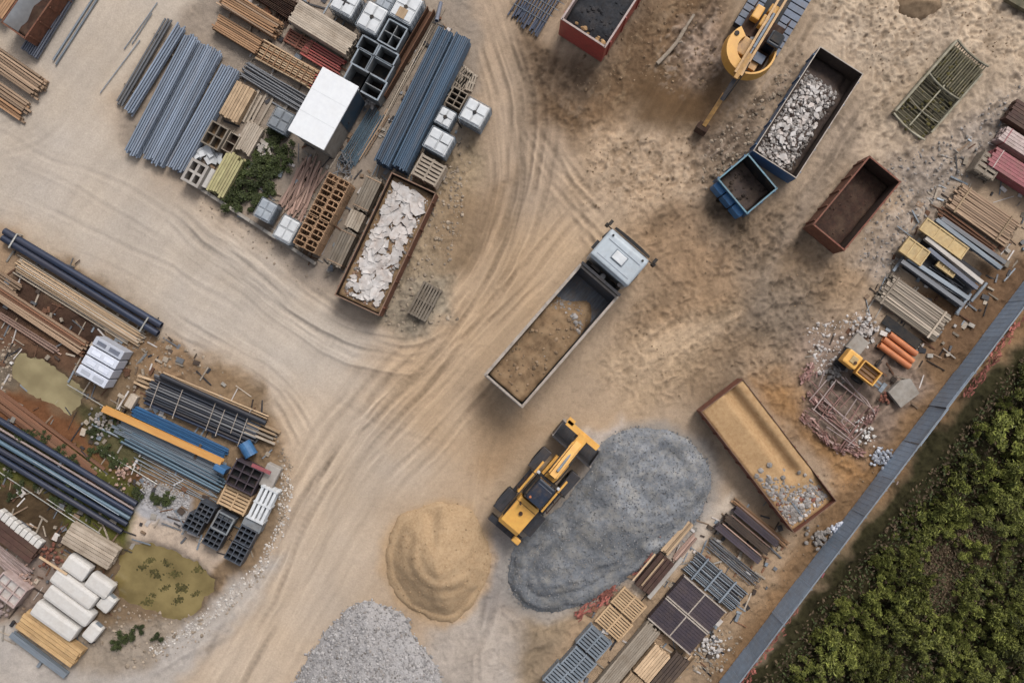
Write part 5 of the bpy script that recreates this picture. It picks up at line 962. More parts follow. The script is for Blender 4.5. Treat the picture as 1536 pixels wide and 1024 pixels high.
for k in range(5): bar('thin_bar', 'pole', 1180 + k * 5, 745 + k * 6, -52 + random.uniform(-8, 8), 1.4, .03, .03, .98 - .1, 'pale_steel', 'thin pale bar lying on the rubble end of the sand trailer', 'bar', 'thin bars on the rubble in the sand trailer')
# ================================================================== mossy formwork frames
loc, rz, l, w_ = frame(1413, 134, 49, 146, 62, .55); mf = thing('formwork_trough', 'long mossy olive formwork frame with open bays on the pale ground', 'formwork', loc, rz)
obj('side_beam', MB().box((0, w_ / 2, .3), (l * .96, .10, .5)), 'moss_rim', mf); obj('side_beam', MB().box((0, -w_ / 2, .28), (l * .8, .08, .46)), 'moss_rim', mf)
for x in (-.5, -.27, .05, .5):
    arc = [(x * l - .12 * (1 - (2 * t - 1) ** 2), -w_ / 2 + w_ * t, .46) for t in np.linspace(0, 1, 9)]
    obj('end_rim' if abs(x) == .5 else 'divider', MB().path([(float(a), float(c), e) for a, c, e in arc], .06 if x != -.27 else .035, 6), 'moss_rim', mf)
obj('floor', MB().box((0, 0, .06), (l * .96, w_ * .95, .1)), 'moss_steel', mf)
b = MB()
for k in range(13):
    x = -.48 * l + l * .50 * k / 12; b.box((x, 0, .22 + .05 * math.sin(k)), (.05, w_ * .94, .05), tint=random.uniform(-.2, .6))
obj('cross_bars', b, 'moss_steel', mf); b = MB()
for k in range(15): b.box((.28 * l, -w_ * .46 + w_ * .92 * k / 14, .36), (l * .42, .05, .06), tint=random.uniform(-.3, .4))
obj('cover_slats', b, 'moss_steel', mf); obj('centre_rail', MB().box((-.2 * l, 0, .36), (l * .56, .06, .06)), 'moss_rim', mf)
b = MB()
for _ in range(120): b.stone((random.uniform(-.5, .5) * l, random.uniform(-.5, .5) * w_, random.uniform(.1, .4)), random.uniform(.04, .12), tint=random.uniform(-.3, .3), flat=.5)
o = obj('moss', b, 'weed', mf); o['kind'] = 'stuff'
pl = [(985, 97), (1000, 82), (1014, 66), (1027, 44)]
b = MB().path([(*W(x, y), .14) for x, y in pl], .10, 8).path([(*W(1014, 66), .14), (*W(1022, 66), .3)], .05, 6).path([(*W(1027, 44), .14), (*W(1040, 24), .16)], .07, 7)
cxy = W(1005, 75); b.v = [(x - cxy[0], y - cxy[1], z) for x, y, z in b.v]; tag(obj('dead_log', b, 'grey_timber', None, (*cxy, 0)), 'pale dead log lying in the mud left of the excavator', 'log')
# ================================================================== row of stacks along the hoarding
pack('steel_pack', 1534, 262, -33, 108, 30, .85, 'pink_paint', 'dark pink banded section pack at the right edge', cat='steel pack', n=6, layers=4, straps=(-.40,), sm='pale_pink')
pallet(1484, 248, -33, 34, 34, .75, 'grey_timber', 'grey timber cribbing at the left end of the dark pink pack', n=4, layers=3, name='timber_cribbing', cat='cribbing')
pack('steel_pack', 1536, 219, -33, 74, 24, .7, 'pale_pink', 'pale pink section pack above the dark pink one at the right edge', cat='steel pack', n=5, layers=4, straps=(-.38,), sm='pink_paint')
pack('steel_pack', 1545, 180, -33, 64, 34, .6, 'red_brown_panel', 'dark reddish pack highest up at the right edge', cat='steel pack', n=6, layers=3)
o = obj('tarpaulin', MB().box((0, 0, .2), (1.6, 1.0, .3)), 'moss_steel', None, (*W(1532, 2), 0), R(-30)); tag(o, 'dark green sheet at the top right corner', 'tarpaulin')
loose('timber_board', 'board', 1476, 322, -35, 102, 42, 'brown_timber', 'brown board in the timber stack below the dark pink pack', 'timber', 'brown boards below the dark pink pack', 12, .09, .06, layers=5, jl=.06, ja=1, skip=.05)
loose('timber_board', 'board', 1452, 346, -36, 96, 12, 'rust_timber', 'reddish board along the lower side of the brown timber stack', 'timber', 'reddish boards along the brown stack', 3, .09, .06, layers=2, jl=.1, ja=1.5)
for q in (-.38, .36): bar('cross_batten', 'board', 1476 + q * 84, 322 + q * 58, 55, 1.5, .08, .06, .36, 'tan_timber', 'cross batten lying over the brown timber stack', 'timber', 'cross battens on the brown stack')
def panel(name, cx, cy, ang, L, Wd, z, t, m, label, cat, rim=None):
    loc, rz, l, w = frame(cx, cy, ang, L, Wd, z); r = thing(name, label, cat, (loc[0], loc[1], z - t), rz); obj('sheet', MB().box((0, 0, t / 2), (l, w, t)), m, r)
    q = MB()
    for sg in (-1, 1): q.box((0, sg * (w / 2 - .04), t + .02), (l, .07, .05)).box((sg * (l / 2 - .04), 0, t + .02), (.07, w - .16, .05))
    for x in (-.17, .17): q.box((x * l, 0, t + .018), (.06, w - .16, .045))
    obj('frame', q, rim or m, r)
    g = z - t - .01
    if g > .1:
        for x in (-.35, .35): obj('support', MB().box((x * l, 0, -g / 2), (.12, w * .9, g)), 'grey_timber', r)
    return r
panel('shuttering', 1416, 358, -36, 78, 22, .65, .1, 'formwork_yellow', 'long yellow formwork panel between the grey beams', 'formwork')
panel('shuttering', 1372, 377, -36, 40, 27, .7, .12, 'formwork_yellow', 'broad yellow formwork panel at the left end of the grey beams', 'formwork')
panel('shuttering', 1420, 402, -36, 32, 14, .5, .1, 'formwork_yellow', 'small yellow formwork piece between the dark gaps of the beams', 'formwork')
for (a, b_, c, d, mt, lab) in [(1404, 330, 1500, 402, 'pale_steel', 'grey steel beam nearest the brown timber stack'), (1412, 328, 1506, 394, 'dull_galvanised', 'outer grey steel beam touching the brown timber stack'), (1388, 357, 1472, 424, 'pale_concrete', 'pale grey beam between the two long yellow panels'), (1362, 388, 1452, 448, 'pale_steel', 'grey beam below the broad yellow panel'), (1352, 392, 1444, 458, 'dull_galvanised', 'lowest grey beam of the formwork rack'), (1392, 374, 1464, 432, 'bluegrey_sheet', 'blue grey beam beside the small yellow piece')]:
    bar('steel_beam', 'beam', (a + c) / 2, (b_ + d) / 2, math.degrees(math.atan2(b_ - d, c - a)), math.hypot(c - a, b_ - d) / PM, .2, .24, .5, mt, lab, 'beam')
for k in range(7): bar('steel_tube', 'pipe', 1385 + random.uniform(0, 50), 385 + random.uniform(10, 50), -36 + random.uniform(-6, 6), random.uniform(1.4, 2.4), .07, .07, .12 + .05 * (k % 3), 'dull_galvanised', 'thin grey tube lying under the formwork beams', 'tube', 'thin tubes under the formwork beams')
for (px, py, a_) in [(1445, 455, 54), (1468, 438, 50), (1350, 392, 54)]: bar('cross_beam', 'beam', px, py, a_, 1.2, .12, .14, .2, 'pale_steel', 'short grey cross beam under the end of the formwork rack', 'beam', 'short cross beams of the formwork rack')
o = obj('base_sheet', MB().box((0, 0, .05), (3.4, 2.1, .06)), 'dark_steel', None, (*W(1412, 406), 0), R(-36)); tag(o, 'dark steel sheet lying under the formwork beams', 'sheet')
loose('timber_board', 'board', 1371, 462, -36, 106, 46, ['grey_timber', 'pale_timber'], 'grey brown board in the timber stack above the orange pipes', 'timber', 'grey brown boards above the orange pipes', 12, .1, .06, layers=5, jl=.05, ja=.9, skip=.04)
for q in (-.42, .40): bar('cross_batten', 'board', 1371 + q * 86, 462 + q * 62, 54, 1.6, .09, .06, .36, 'pale_timber', 'cross batten lying over the grey brown timber stack', 'timber', 'cross battens on the grey brown stack')
for k, (a, b_, c, d) in enumerate([(1334, 501, 1374, 531), (1325, 508, 1369, 542), (1319, 517, 1364, 550)]):
    bar('orange_pipe', 'pipe', (a + c) / 2, (b_ + d) / 2, math.degrees(math.atan2(b_ - d, c - a)), math.hypot(c - a, b_ - d) / PM, .33, .33, .18, 'orange_pipe', ['orange pipe nearest the grey brown timber stack', 'middle one of the three orange pipes', 'orange pipe nearest the small yellow dumper'][k], 'pipe', tilt=.0)
o = obj('dark_mat', MB().box((0, 0, .03), (2.2, .5, .05)), 'dark_gap', None, (*W(1352, 498), 0), R(-37)); tag(o, 'black rubber mat between the orange pipes and the timber stack', 'mat')
def bagpile(name, px, py, n, sp, r0, r1, m, label, cat, m2=None):
    b = MB()
    for _ in range(n): b.stone((random.gauss(0, sp), random.gauss(0, sp), abs(random.gauss(.06, .08))), random.uniform(r0, r1), tint=random.uniform(-.3, .15), flat=.6)
    return tag(obj(name, b, m, None, (*W(px, py), 0)), label, cat, kind='stuff')
bagpile('rubble_pile', 1298, 492, 60, .28, .04, .14, 'rubble_white', 'white and pink rubble heap left of the orange pipes', 'rubble')
o = obj('broken_slab', MB().box((0, 0, .1), (.9, .8, .2), rx=.06), 'concrete', None, (*W(1284, 517), 0), R(50)); tag(o, 'broken grey slab behind the yellow dumper', 'slab')
o = obj('concrete_slab', MB().prism([(-.62, -.5), (.55, -.55), (.66, .3), (.2, .55), (-.6, .5)], 0, .3), 'concrete', None, (*W(1352, 587), 0), R(40)); tag(o, 'grey concrete slab at the drawbar of the yellow dumper', 'slab')
bagpile('rubble_pile', 1250, 558, 40, .26, .05, .15, 'rubble_grey', 'grey rubble heap at the upper corner of the pink scaffold frames', 'rubble')
bagpile('rubble_pile', 1322, 683, 70, .24, .04, .12, 'blue_wrap', 'bluish white rubble heap against the foot of the hoarding', 'rubble')
bagpile('rubble_pile', 1232, 808, 60, .36, .05, .17, 'rubble_grey', 'grey rubble heap against the hoarding below the sand trailer', 'rubble')
bagpile('rubble_pile', 1252, 790, 26, .22, .05, .16, 'blue_wrap', 'bluish rubble at the lower corner of the sand trailer', 'rubble')
bagpile('rubble_pile', 1066, 970, 70, .36, .03, .11, 'rubble_white', 'pale rubble at the corner of the purple panels', 'rubble')
bagpile('rubble_pile', 1296, 648, 46, .30, .03, .11, 'white_wrap', 'white rubble at the lower end of the pink scaffold frames', 'rubble')
bagpile('brick_pile', 1326, 598, 18, .16, .05, .12, 'rust_red', 'small heap of red bricks beside the grey slab', 'bricks')
# pale scaffold tubes and red frames
tubes = [(1254, 570, 1220, 615), (1256, 572, 1312, 616), (1237, 556, 1228, 580), (1236, 600, 1284, 640), (1262, 565, 1300, 600), (1285, 598, 1262, 632), (1230, 590, 1270, 632), (1250, 566, 1292, 602), (1262, 632, 1285, 664), (1218, 612, 1276, 660), (1300, 600, 1312, 620), (1268, 566, 1300, 606), (1240, 640, 1282, 668), (1214, 600, 1240, 570), (1300, 640, 1272, 668)]
for a, b_, c, d in tubes: bar('scaffold_tube', 'pole', (a + c) / 2, (b_ + d) / 2, math.degrees(math.atan2(b_ - d, c - a)), math.hypot(c - a, b_ - d) / PM, .055, .055, random.uniform(.12, .3), 'pale_pink', 'pale pink scaffold tube in the tangle above the sand trailer', 'scaffold tube', 'pale pink scaffold tubes in the tangle')
for k in range(20): bar('reinforcing_bar', 'pole', 1256 + random.uniform(-26, 36), 612 + random.uniform(-30, 44), random.choice([-45, -40, 50]) + random.uniform(-8, 8), random.uniform(1, 2), .05, .05, random.uniform(.08, .25), 'dusty_pink', 'thin reddish bar in the scaffold tangle above the sand trailer', 'steel bar', 'thin reddish bars in the scaffold tangle')
for k, (px, py, a_, L_) in enumerate([(1224, 600, -45, 1.1), (1238, 614, -40, 1.2), (1222, 640, -42, 1.8), (1248, 664, -42, 1.7), (1210, 560, 60, 1.0), (1306, 622, 50, .9), (1280, 672, -30, 1.0)]):
    b = MB(); n = 60
    for q in range(n): b.box((-L_ / 2 + L_ * q / n, random.gauss(0, .14), random.uniform(.02, .12)), (random.uniform(.08, .4), random.uniform(.03, .09), .015), rz=random.uniform(-.5, .5), ry=random.uniform(-.5, .5), rx=random.uniform(-.5, .5), tint=random.uniform(-.3, .2))
    tag(obj('crumpled_netting', b, 'dusty_pink', None, (*W(px, py), 0), R(a_)), 'crumpled dull red netting among the pale scaffold tubes', 'netting', 'crumpled netting among the scaffold tubes')
# ================================================================== lower row
loose('timber_plank', 'board', 1016, 806, 49, 58, 13, 'tan_timber', 'pale plank along the grey gravel heap, upper bundle', 'timber', 'pale planks along the gravel heap, upper bundle', 4, .1, .05, layers=3, jl=.05, ja=.8)
loose('timber_plank', 'board', 1027, 822, 49, 46, 10, 'pink_timber', 'pinkish plank lying beside the pale planks near the gravel heap', 'timber', 'pinkish planks near the gravel heap', 3, .1, .04, layers=2, jl=.15, ja=1.5)
pack('panel_pack', 982, 861, 50, 60, 27, .45, 'red_brown_panel', 'dark red brown panel pack with pale battens beside the gravel heap', cat='panel pack', n=4, layers=4)
for q in (-10, 3): bar('timber_batten', 'board', 976 + q, 856 + q * .6, 50, 1.7, .08, .05, .49, 'tan_timber', 'pale batten lying on the dark red brown panel pack', 'timber', 'pale battens on the red brown pack')
bar('concrete_post', 'board', 998, 866, 50, 2.6, .2, .15, .09, 'pale_concrete', 'pale concrete post beside the upper purple panels', 'post')
pallet(943, 906, -42, 46, 32, .16, 'pallet_timber', 'bright timber pallet nearer the gravel heap, upper of two', n=8)
pallet(921, 934, -42, 48, 34, .16, 'pallet_timber', 'bright timber pallet between the other pallet and the grey grids', n=8)
for px, py, lab in [(891, 964, 'grey grid pallet with a pale cross bar next to the bright pallets'), (868, 995, 'middle one of the three grey grid pallets'), (841, 1020, 'grey grid pallet cut by the bottom edge')]:
    pallet(px, py, -42, 42, 36, .5, 'pale_steel', lab, n=7, layers=3, cat='grid pallet', name='grid_pallet')
    obj('underside', MB().box((0, 0, .02), (1.2, 1.0, .03)), 'dark_gap', bpy.data.objects[[o.name for o in C.objects if o.name.startswith('grid_pallet')][-1]])
for (cx, cy, lab) in [(1045, 906, 'upper purple brown panel rack, joined above its twin'), (1017, 939, 'lower purple brown panel rack with pale edges')]:
    loc, rz, l, w_ = frame(cx, cy, -41, 84, 41, .5); r = thing('panel_rack', lab, 'panel rack', loc, rz)
    b = MB()
    for k in range(2):
        for q in range(9): b.box((-l / 4 + l / 2 * k, -w_ / 2 + w_ * (q + .5) / 9, .25 + random.uniform(-.01, .01)), (l / 2 - .07, w_ / 9 * .93, .44), tint=random.uniform(-.12, .12))
    obj('panels', b, 'purple_panel', r); q = MB()
    q.box((0, 0, .47), (.06, w_, .06)).box((0, -w_ / 2 + .02, .485), (l, .07, .05)).box((0, w_ / 2 - .02, .485), (l, .07, .05)); obj('edge_strips', q, 'trailer_grey', r)
loose('steel_tube', 'pipe', 1073, 872, -40, 96, 36, ['dull_galvanised', 'pale_steel'], 'grey tube in the open rack above the purple panels', 'tube', 'grey tubes in the rack above the purple panels', 9, .06, layers=3, jl=.05, ja=2, jw=.3, skip=.1)
for q in (-30, -4, 24): bar('rack_bar', 'beam', 1073 + q * .77, 872 + q * .64, 50, 1.35, .08, .1, .26, 'pale_steel', 'pale cross bar of the tube rack above the purple panels', 'steel bar', 'pale cross bars of the tube rack')
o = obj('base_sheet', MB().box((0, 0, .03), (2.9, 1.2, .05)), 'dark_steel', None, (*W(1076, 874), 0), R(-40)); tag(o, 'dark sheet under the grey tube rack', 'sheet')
loose('steel_tube', 'pipe', 1100, 843, -40, 92, 18, 'dull_galvanised', 'dull tube in the narrow row between the tube rack and the dark slats', 'tube', 'dull tubes beside the dark slats', 6, .05, layers=2, jl=.06, ja=3, jw=.3)
for k, (cx, cy) in enumerate([(1108, 815), (1121, 802), (1135, 790)]):
    pack('panel_pack', cx, cy, -40, 84, 11, .4, 'purple_panel' if k != 1 else 'dark_timber', ['dark slat pack nearest the tube rack', 'dark slat pack in the middle of three', 'dark slat pack nearest the golden sticks'][k], cat='slat pack', n=3, layers=3)
    bar('timber_batten', 'board', cx + 5, cy - 6, -40, 2.5, .05, .05, .3, 'pink_timber', 'thin pinkish batten between the dark slat packs', 'timber', 'thin battens between the dark slat packs')
loose('timber_stick', 'board', 1141, 784, -40, 100, 9, 'orange_timber', 'golden stick beside the dark slats at the foot of the sand trailer', 'timber', 'golden sticks at the foot of the sand trailer', 4, .055, .05, layers=2, jl=.08, ja=1.5)
pack('timber_pack', 940, 990, 50, 130, 26, .5, 'grey_timber', 'long grey plank pack running off the bottom edge', n=8, layers=4, ragged=.03)
pack('timber_pack', 978, 996, 50, 52, 30, .55, 'tan_timber', 'short tan plank pack, upper of two beside the long grey pack', n=7, layers=4)
pack('timber_pack', 944, 1034, 50, 44, 30, .55, 'tan_timber', 'short tan plank pack cut by the bottom edge', n=7, layers=4)
pack('panel_pack', 1004, 1010, 50, 64, 26, .45, 'dark_timber', 'dark panel pack beside the short tan packs', cat='panel pack', n=5, layers=3)
loose('timber_stick', 'board', 1022, 1006, 50, 56, 9, 'tan_timber', 'tan stick lying along the dark panel pack near the bottom edge', 'timber', 'tan sticks along the dark panel pack', 2, .08, .06, layers=2, jl=.08, ja=1)
for (px, py, a_, L_) in [(888, 907, 38, 1.9), (912, 884, 42, 1.0), (960, 842, 50, 1.3), (985, 800, 52, 1.0)]:
    b = MB(); n = 70
    for q in range(n): b.box((-L_ / 2 + L_ * q / n, random.gauss(0, .17), random.uniform(.02, .14)), (random.uniform(.08, .4), random.uniform(.03, .1), .015), rz=random.uniform(-.5, .5), ry=random.uniform(-.5, .5), rx=random.uniform(-.5, .5), tint=random.uniform(-.3, .2))
    tag(obj('crumpled_netting', b, 'netting', None, (*W(px, py), 0), R(a_)), 'crumpled orange red netting along the edge of the gravel heap', 'netting', 'crumpled netting along the gravel heap')
# ================================================================== hoarding, netting, scrub
q0, q1 = W(1590, 349), W(1040, 1074); L = math.hypot(q1[0] - q0[0], q1[1] - q0[1]); az = math.atan2(q1[1] - q0[1], q1[0] - q0[0]); fh = 1.75
fc = thing('site_hoarding', 'long blue grey sheet metal hoarding between the yard and the scrub', 'fence', (*q0, 0), az)
n = 14; pl_ = L / n
for k in range(n):
    b = MB(); m_ = 16; tt = random.uniform(-.13, .1)
    for i in range(m_):
        x = k * pl_ + pl_ * (i + .5) / m_; b.box((x, 0 if i % 2 else .006, fh / 2 + .02), (pl_ / m_ * (.985 if i < m_ - 1 else .9), .03, fh - .04), tint=tt + random.uniform(-.02, .02))
    pn = obj('panel', b, 'hoarding_blue', fc); pn.location = (0, random.uniform(-.03, .03), random.uniform(-.05, .015)); pn.rotation_euler = (R(random.uniform(-1.5, 1.5)), 0, 0)
    obj('post', MB().box((k * pl_, .07, fh / 2), (.08, .09, fh)), 'dull_galvanised', fc)
obj('top_rail', MB().box((L / 2, .0, fh + .02), (L, .07, .045)), 'pale_steel', fc)
for (t, off, L_, m_) in [(.085, 1.15, 4.2, 'netting'), (.20, .95, 2.2, 'netting'), (.27, 1.1, 2.6, 'netting'), (.5, .55, 1.6, 'pale_pink'), (.57, .5, 3.0, 'netting'), (.70, .55, 1.5, 'pink_paint'), (.79, .7, 2.2, 'netting'), (.86, .75, 2.0, 'netting'), (.92, .9, 2.6, 'netting')]:
    x = q0[0] + math.cos(az) * t * L - math.sin(az) * off; y = q0[1] + math.sin(az) * t * L + math.cos(az) * off; b = MB(); n = int(L_ * 26)
    for q in range(n): b.box((-L_ / 2 + L_ * q / n, random.gauss(0, .11), random.uniform(.04, .45)), (random.uniform(.06, .3), random.uniform(.03, .09), .015), rz=random.uniform(-.5, .5), ry=random.uniform(-.5, .5), rx=random.uniform(-.6, .6), tint=random.uniform(-.3, .2))
    tag(obj('safety_netting', b, m_, None, (x, y, 0), az), 'strip of crumpled red safety netting behind the blue grey hoarding', 'netting', 'red safety netting behind the hoarding')
mat('bush_leaf', (166, 170, 70), (62, 74, 28), rough=.6, scale=3.2, bump=0, rnd=.48, dirt=.35, dirtc=(92, 84, 38)); mat('dry_stem', (118, 98, 72), (86, 70, 52), rough=.9, rnd=.2)
def bush(seed):
    rs = random.Random(seed); b = MB(); lobes = []
    for _ in range(rs.randint(12, 18)):
        a = rs.random() * 6.283; d = .95 * math.sqrt(rs.random()); lobes.append((math.cos(a) * d, math.sin(a) * d, rs.uniform(.25, 1.15), rs.uniform(.10, .36)))
    for _ in range(1700):
        lx, ly, lz, lr = rs.choice(lobes); u = rs.gauss(0, 1); v = rs.gauss(0, 1); w = rs.gauss(.25, 1); q = math.sqrt(u * u + v * v + w * w) + 1e-6; rr = lr * rs.uniform(.3, 1.35)
        p = Vector((lx + u / q * rr, ly + v / q * rr, max(.03, lz + w / q * rr * .85))); s = rs.uniform(.045, .12)
        m = Matrix.Rotation(rs.random() * 6.28, 3, 'Z') @ Matrix.Rotation(rs.uniform(-1, 1), 3, 'X') @ Matrix.Rotation(rs.uniform(-.6, .6), 3, 'Y')
        b.add([tuple(p + m @ Vector(k)) for k in ((-s * .12, -s * 1.25, -s * .2), (s * .38, -s * .1, s * .15), (0, s * 1.25, -s * .25), (-s * .38, 0, s * .12))], [(0, 1, 2, 3)], tint=rs.uniform(-.5, .55))
    st = MB()
    for lx, ly, lz, lr in lobes: st.cyl((lx * .1, ly * .1, 0), (lx * .9, ly * .9, lz), .022, 5, r2=.01)
    return b.mesh('foliage', 'bush_leaf'), st.mesh('stems', 'dry_stem')
BUSH = [bush(100 + k) for k in range(6)]
VEG = [(1560, 530), (1500, 590), (1420, 690), (1330, 800), (1260, 890), (1170, 1010), (1130, 1070), (1620, 1070), (1620, 520)]
GAP = [(1380, 820), (1460, 770), (1500, 800), (1440, 880), (1400, 930), (1370, 900)]
pts = []; tries = 0
while len(pts) < 230 and tries < 30000:
    tries += 1; x, y = RN.uniform(1120, 1620), RN.uniform(510, 1080)
    d = float(polysd(np.array([x]), np.array([y]), VEG)[0]); g = float(polysd(np.array([x]), np.array([y]), GAP)[0])
    if d > -4 or (g < 4 and random.random() < .85): continue
    s = random.uniform(.35, 1.05) ** 1.2 * (.6 if d > -26 else 1)
    if all((x - a) ** 2 + (y - b_) ** 2 > ((s + c) * 13.2) ** 2 for a, b_, c in pts): pts.append((x, y, s))
for k, (x, y, s) in enumerate(pts):
    r = thing('bush', 'dense green bush in the scrub beyond the hoarding', 'bush', (*W(x, y), -.05), random.random() * 6.28, 'bushes in the scrub beyond the hoarding'); r.scale = (s, s, s * random.uniform(.8, 1.5))
    for nm, me_ in (('foliage', BUSH[k % 6][0]), ('stems', BUSH[k % 6][1])):
        o = bpy.data.objects.new(nm, me_); C.objects.link(o); o.parent = r
def cover(n, P, s0, s1, h, m, label, name):
    b = MB(); k = 0; xs = [p[0] for p in P]; ys = [p[1] for p in P]
    X = RN.uniform(min(xs), max(xs), n * 3); Y = RN.uniform(min(ys), max(ys), n * 3); ok = polysd(X, Y, P) < 0
    for x, y in list(zip(X[ok], Y[ok]))[:n]:
        wx, wy = W(x, y); s = random.uniform(s0, s1); mm = Matrix.Rotation(random.random() * 6.28, 3, 'Z') @ Matrix.Rotation(random.uniform(-1.1, 1.1), 3, 'X'); p = Vector((wx, wy, random.uniform(.02, h)))
        b.add([tuple(p + mm @ Vector(q)) for q in ((-s * .25, -s, 0), (s * .45, 0, s * .1), (0, s, 0), (-s * .45, 0, s * .1))], [(0, 1, 2, 3)], tint=random.uniform(-.35, .3))
    tag(obj(name, b, m), label, 'undergrowth', kind='stuff')
cover(7000, [(1600, 480), (1510, 560), (1400, 700), (1260, 870), (1110, 1060), (1640, 1080), (1640, 480)], .05, .12, .35, 'weed_leaf', 'low leafy undergrowth between the bushes', 'undergrowth')
cover(5000, [(1600, 480), (1510, 560), (1400, 700), (1260, 870), (1110, 1060), (1640, 1080), (1640, 480)], .04, .12, .5, 'dry_stem', 'dry brown stalks and litter showing between the bushes', 'dry_litter')
cover(1500, [(1600, 460), (1510, 550), (1330, 780), (1210, 920), (1130, 1020), (1150, 1030), (1300, 850), (1480, 640), (1600, 520)], .05, .13, .3, 'dry_stem', 'dry brown litter along the outer foot of the hoarding', 'dry_litter')
cover(1800, GAP, .04, .10, .2, 'dry_stem', 'dry brown litter in the bare gap of the scrub', 'dry_litter')
# ================================================================== lower left block
def ln(a, b_, c, d): return (a + c) / 2, (b_ + d) / 2, math.degrees(math.atan2(b_ - d, c - a)), math.hypot(c - a, b_ - d)
for (a, b_, c, d, lab) in [(6, 346, 243, 489, 'long dark blue pipe nearest the haul road at the left'), (3, 356, 238, 501, 'long dark blue pipe beside the thin tan poles')]:
    cx, cy, an, L = ln(a, b_, c, d); bar('dark_pipe', 'pipe', cx, cy, an, L / PM * .985, .36, .36, .30, 'navy_pipe', lab, 'pipe')
for (px, py) in [(28, 363), (222, 487)]:
    b = MB().box((0, 0, .49), (.07, .80, .03)).box((0, .40, .26), (.07, .03, .46)).box((0, -.40, .26), (.07, .03, .46)); tag(obj('strap', b, 'strap', None, (*W(px, py), 0), R(-31.5)), 'pale strap tied round the two long dark blue pipes', 'strap', 'straps round the two long dark pipes')
bar('short_stick', 'pole', 116, 393, 40, .32, .06, .06, .05, 'dark_timber', 'short dark stick on the road beside the dark blue pipes', 'stick')
loose('tan_pole', 'pole', 118, 452, -32.2, 218, 22, ['pale_timber', 'tan_timber'], 'thin tan pole in the long bundle below the dark blue pipes', 'pole', 'thin tan poles below the dark blue pipes', 9, .065, layers=3, jl=.04, ja=.5, jw=.25)
loose('tan_pole', 'pole', 108, 462, -32, 200, 6, 'pale_timber', 'pale pole along the lower side of the tan pole bundle', 'pole', 'pale poles along the dark soil strip', 2, .08, layers=1, jl=.04, ja=.4)
loose('rust_board', 'board', 60, 480, -33.5, 158, 22, ['rust_timber', 'brown_timber'], 'rust brown board in the bundle between the dark soil and the puddle', 'timber', 'rust brown boards above the khaki puddle', 6, .1, .07, layers=3, jl=.05, ja=.8)
loose('pale_pole', 'pole', 42, 500, -32, 110, 10, 'pink_timber', 'pinkish pole along the lower side of the rust brown boards', 'pole', 'pinkish poles along the rust brown boards', 3, .08, layers=2, jl=.1, ja=1)
loose('brown_board', 'board', 0, 420, -33, 60, 20, 'brown_timber', 'brown board end at the left edge below the dark pipes', 'timber', 'brown board ends at the left edge', 5, .08, .07, layers=2, jl=.12, ja=3)
# wrapped packs
loc, rz, l, w_ = frame(150, 543, 60, 66, 50, 1.05)
for k in range(4):
    s = (k - 1.5) * 16.2; cx = 150 + math.cos(R(60)) * s; cy = 543 - math.sin(R(60)) * s
    loc, rz, l, w_ = frame(cx, cy, -30, 49, 14.2, 1.05); r = thing('wrapped_pack', ['lowest of four', 'second lowest of four', 'second highest of four', 'highest of four'][k] + ' white wrapped block packs below the tan poles', 'block pack', loc, rz, 'white wrapped packs below the tan poles')
    obj('blocks', MB().rbox((0, 0, .57), (l, w_, .96), r=.04), 'blue_wrap', r); obj('pallet_base', MB().box((0, 0, .05), (l, w_ * .95, .08)), 'grey_timber', r)
    obj('wrap_fold', MB().box((-l * .22, 0, 1.06), (l * .3, w_ * .4, .02)).box((l * .22, 0, 1.06), (l * .34, w_ * .45, .02)), 'bluegrey_sheet' if k == 3 else 'blue_wrap', r)
loose('rust_plate', 'board', 66, 650, -37, 200, 26, ['rust_timber', 'rust'], 'flat rust coloured board in the strip below the khaki puddle', 'timber', 'rust coloured boards below the khaki puddle', 5, .17, .04, layers=1, jl=.12, ja=1.5, jw=.2)
# big dark pipes
for (a, b_, c, d, r_, m_, lab) in [(-30, 612, 206, 757, .32, 'navy_pipe', 'large dark pipe nearest the rust coloured strip'), (-30, 625, 202, 764, .13, 'pale_pink', 'thin pinkish pipe lying between the large dark pipes'), (-30, 634, 200, 771, .26, 'navy_pipe', 'large dark pipe third from the rust coloured strip'), (-30, 645, 196, 778, .24, 'teal_pipe', 'teal grey pipe in the middle of the large dark pipes'), (-30, 657, 192, 787, .28, 'navy_pipe', 'large dark pipe second from the mossy strip'), (-30, 668, 184, 798, .30, 'navy_pipe', 'large dark pipe nearest the mossy strip and white pole')]:
    cx, cy, an, L = ln(a, b_, c, d); bar('dark_pipe', 'pipe', cx, cy, an, L / PM * .985, r_, r_, r_ / 2 + .06, m_, lab, 'pipe')
cx, cy, an, L = ln(50, 692, 178, 772); bar('thin_pole', 'pole', cx, cy, an, L / PM, .045, .045, .34, 'pale_steel', 'thin pale rod lying on top of the large dark pipes', 'rod')
cx, cy, an, L = ln(-10, 702, 112, 782); bar('thin_pole', 'pole', cx, cy, an, L / PM, .06, .06, .06, 'strap', 'long white pole lying along the mossy strip', 'pole')
cx, cy, an, L = ln(70, 748, 150, 800); bar('thin_pole', 'pole', cx, cy, an, L / PM, .05, .05, .12, 'strap', 'shorter white pole near the cream board pack', 'pole')
for (a, b_, c, d) in [(16, 748, 48, 738), (60, 735, 96, 700)]: cx, cy, an, L = ln(a, b_, c, d); bar('dry_branch', 'pole', cx, cy, an, L / PM, .04, .04, .04, 'pale_timber', 'dry branch lying on the weedy soil by the white pole', 'branch', 'dry branches by the white pole')
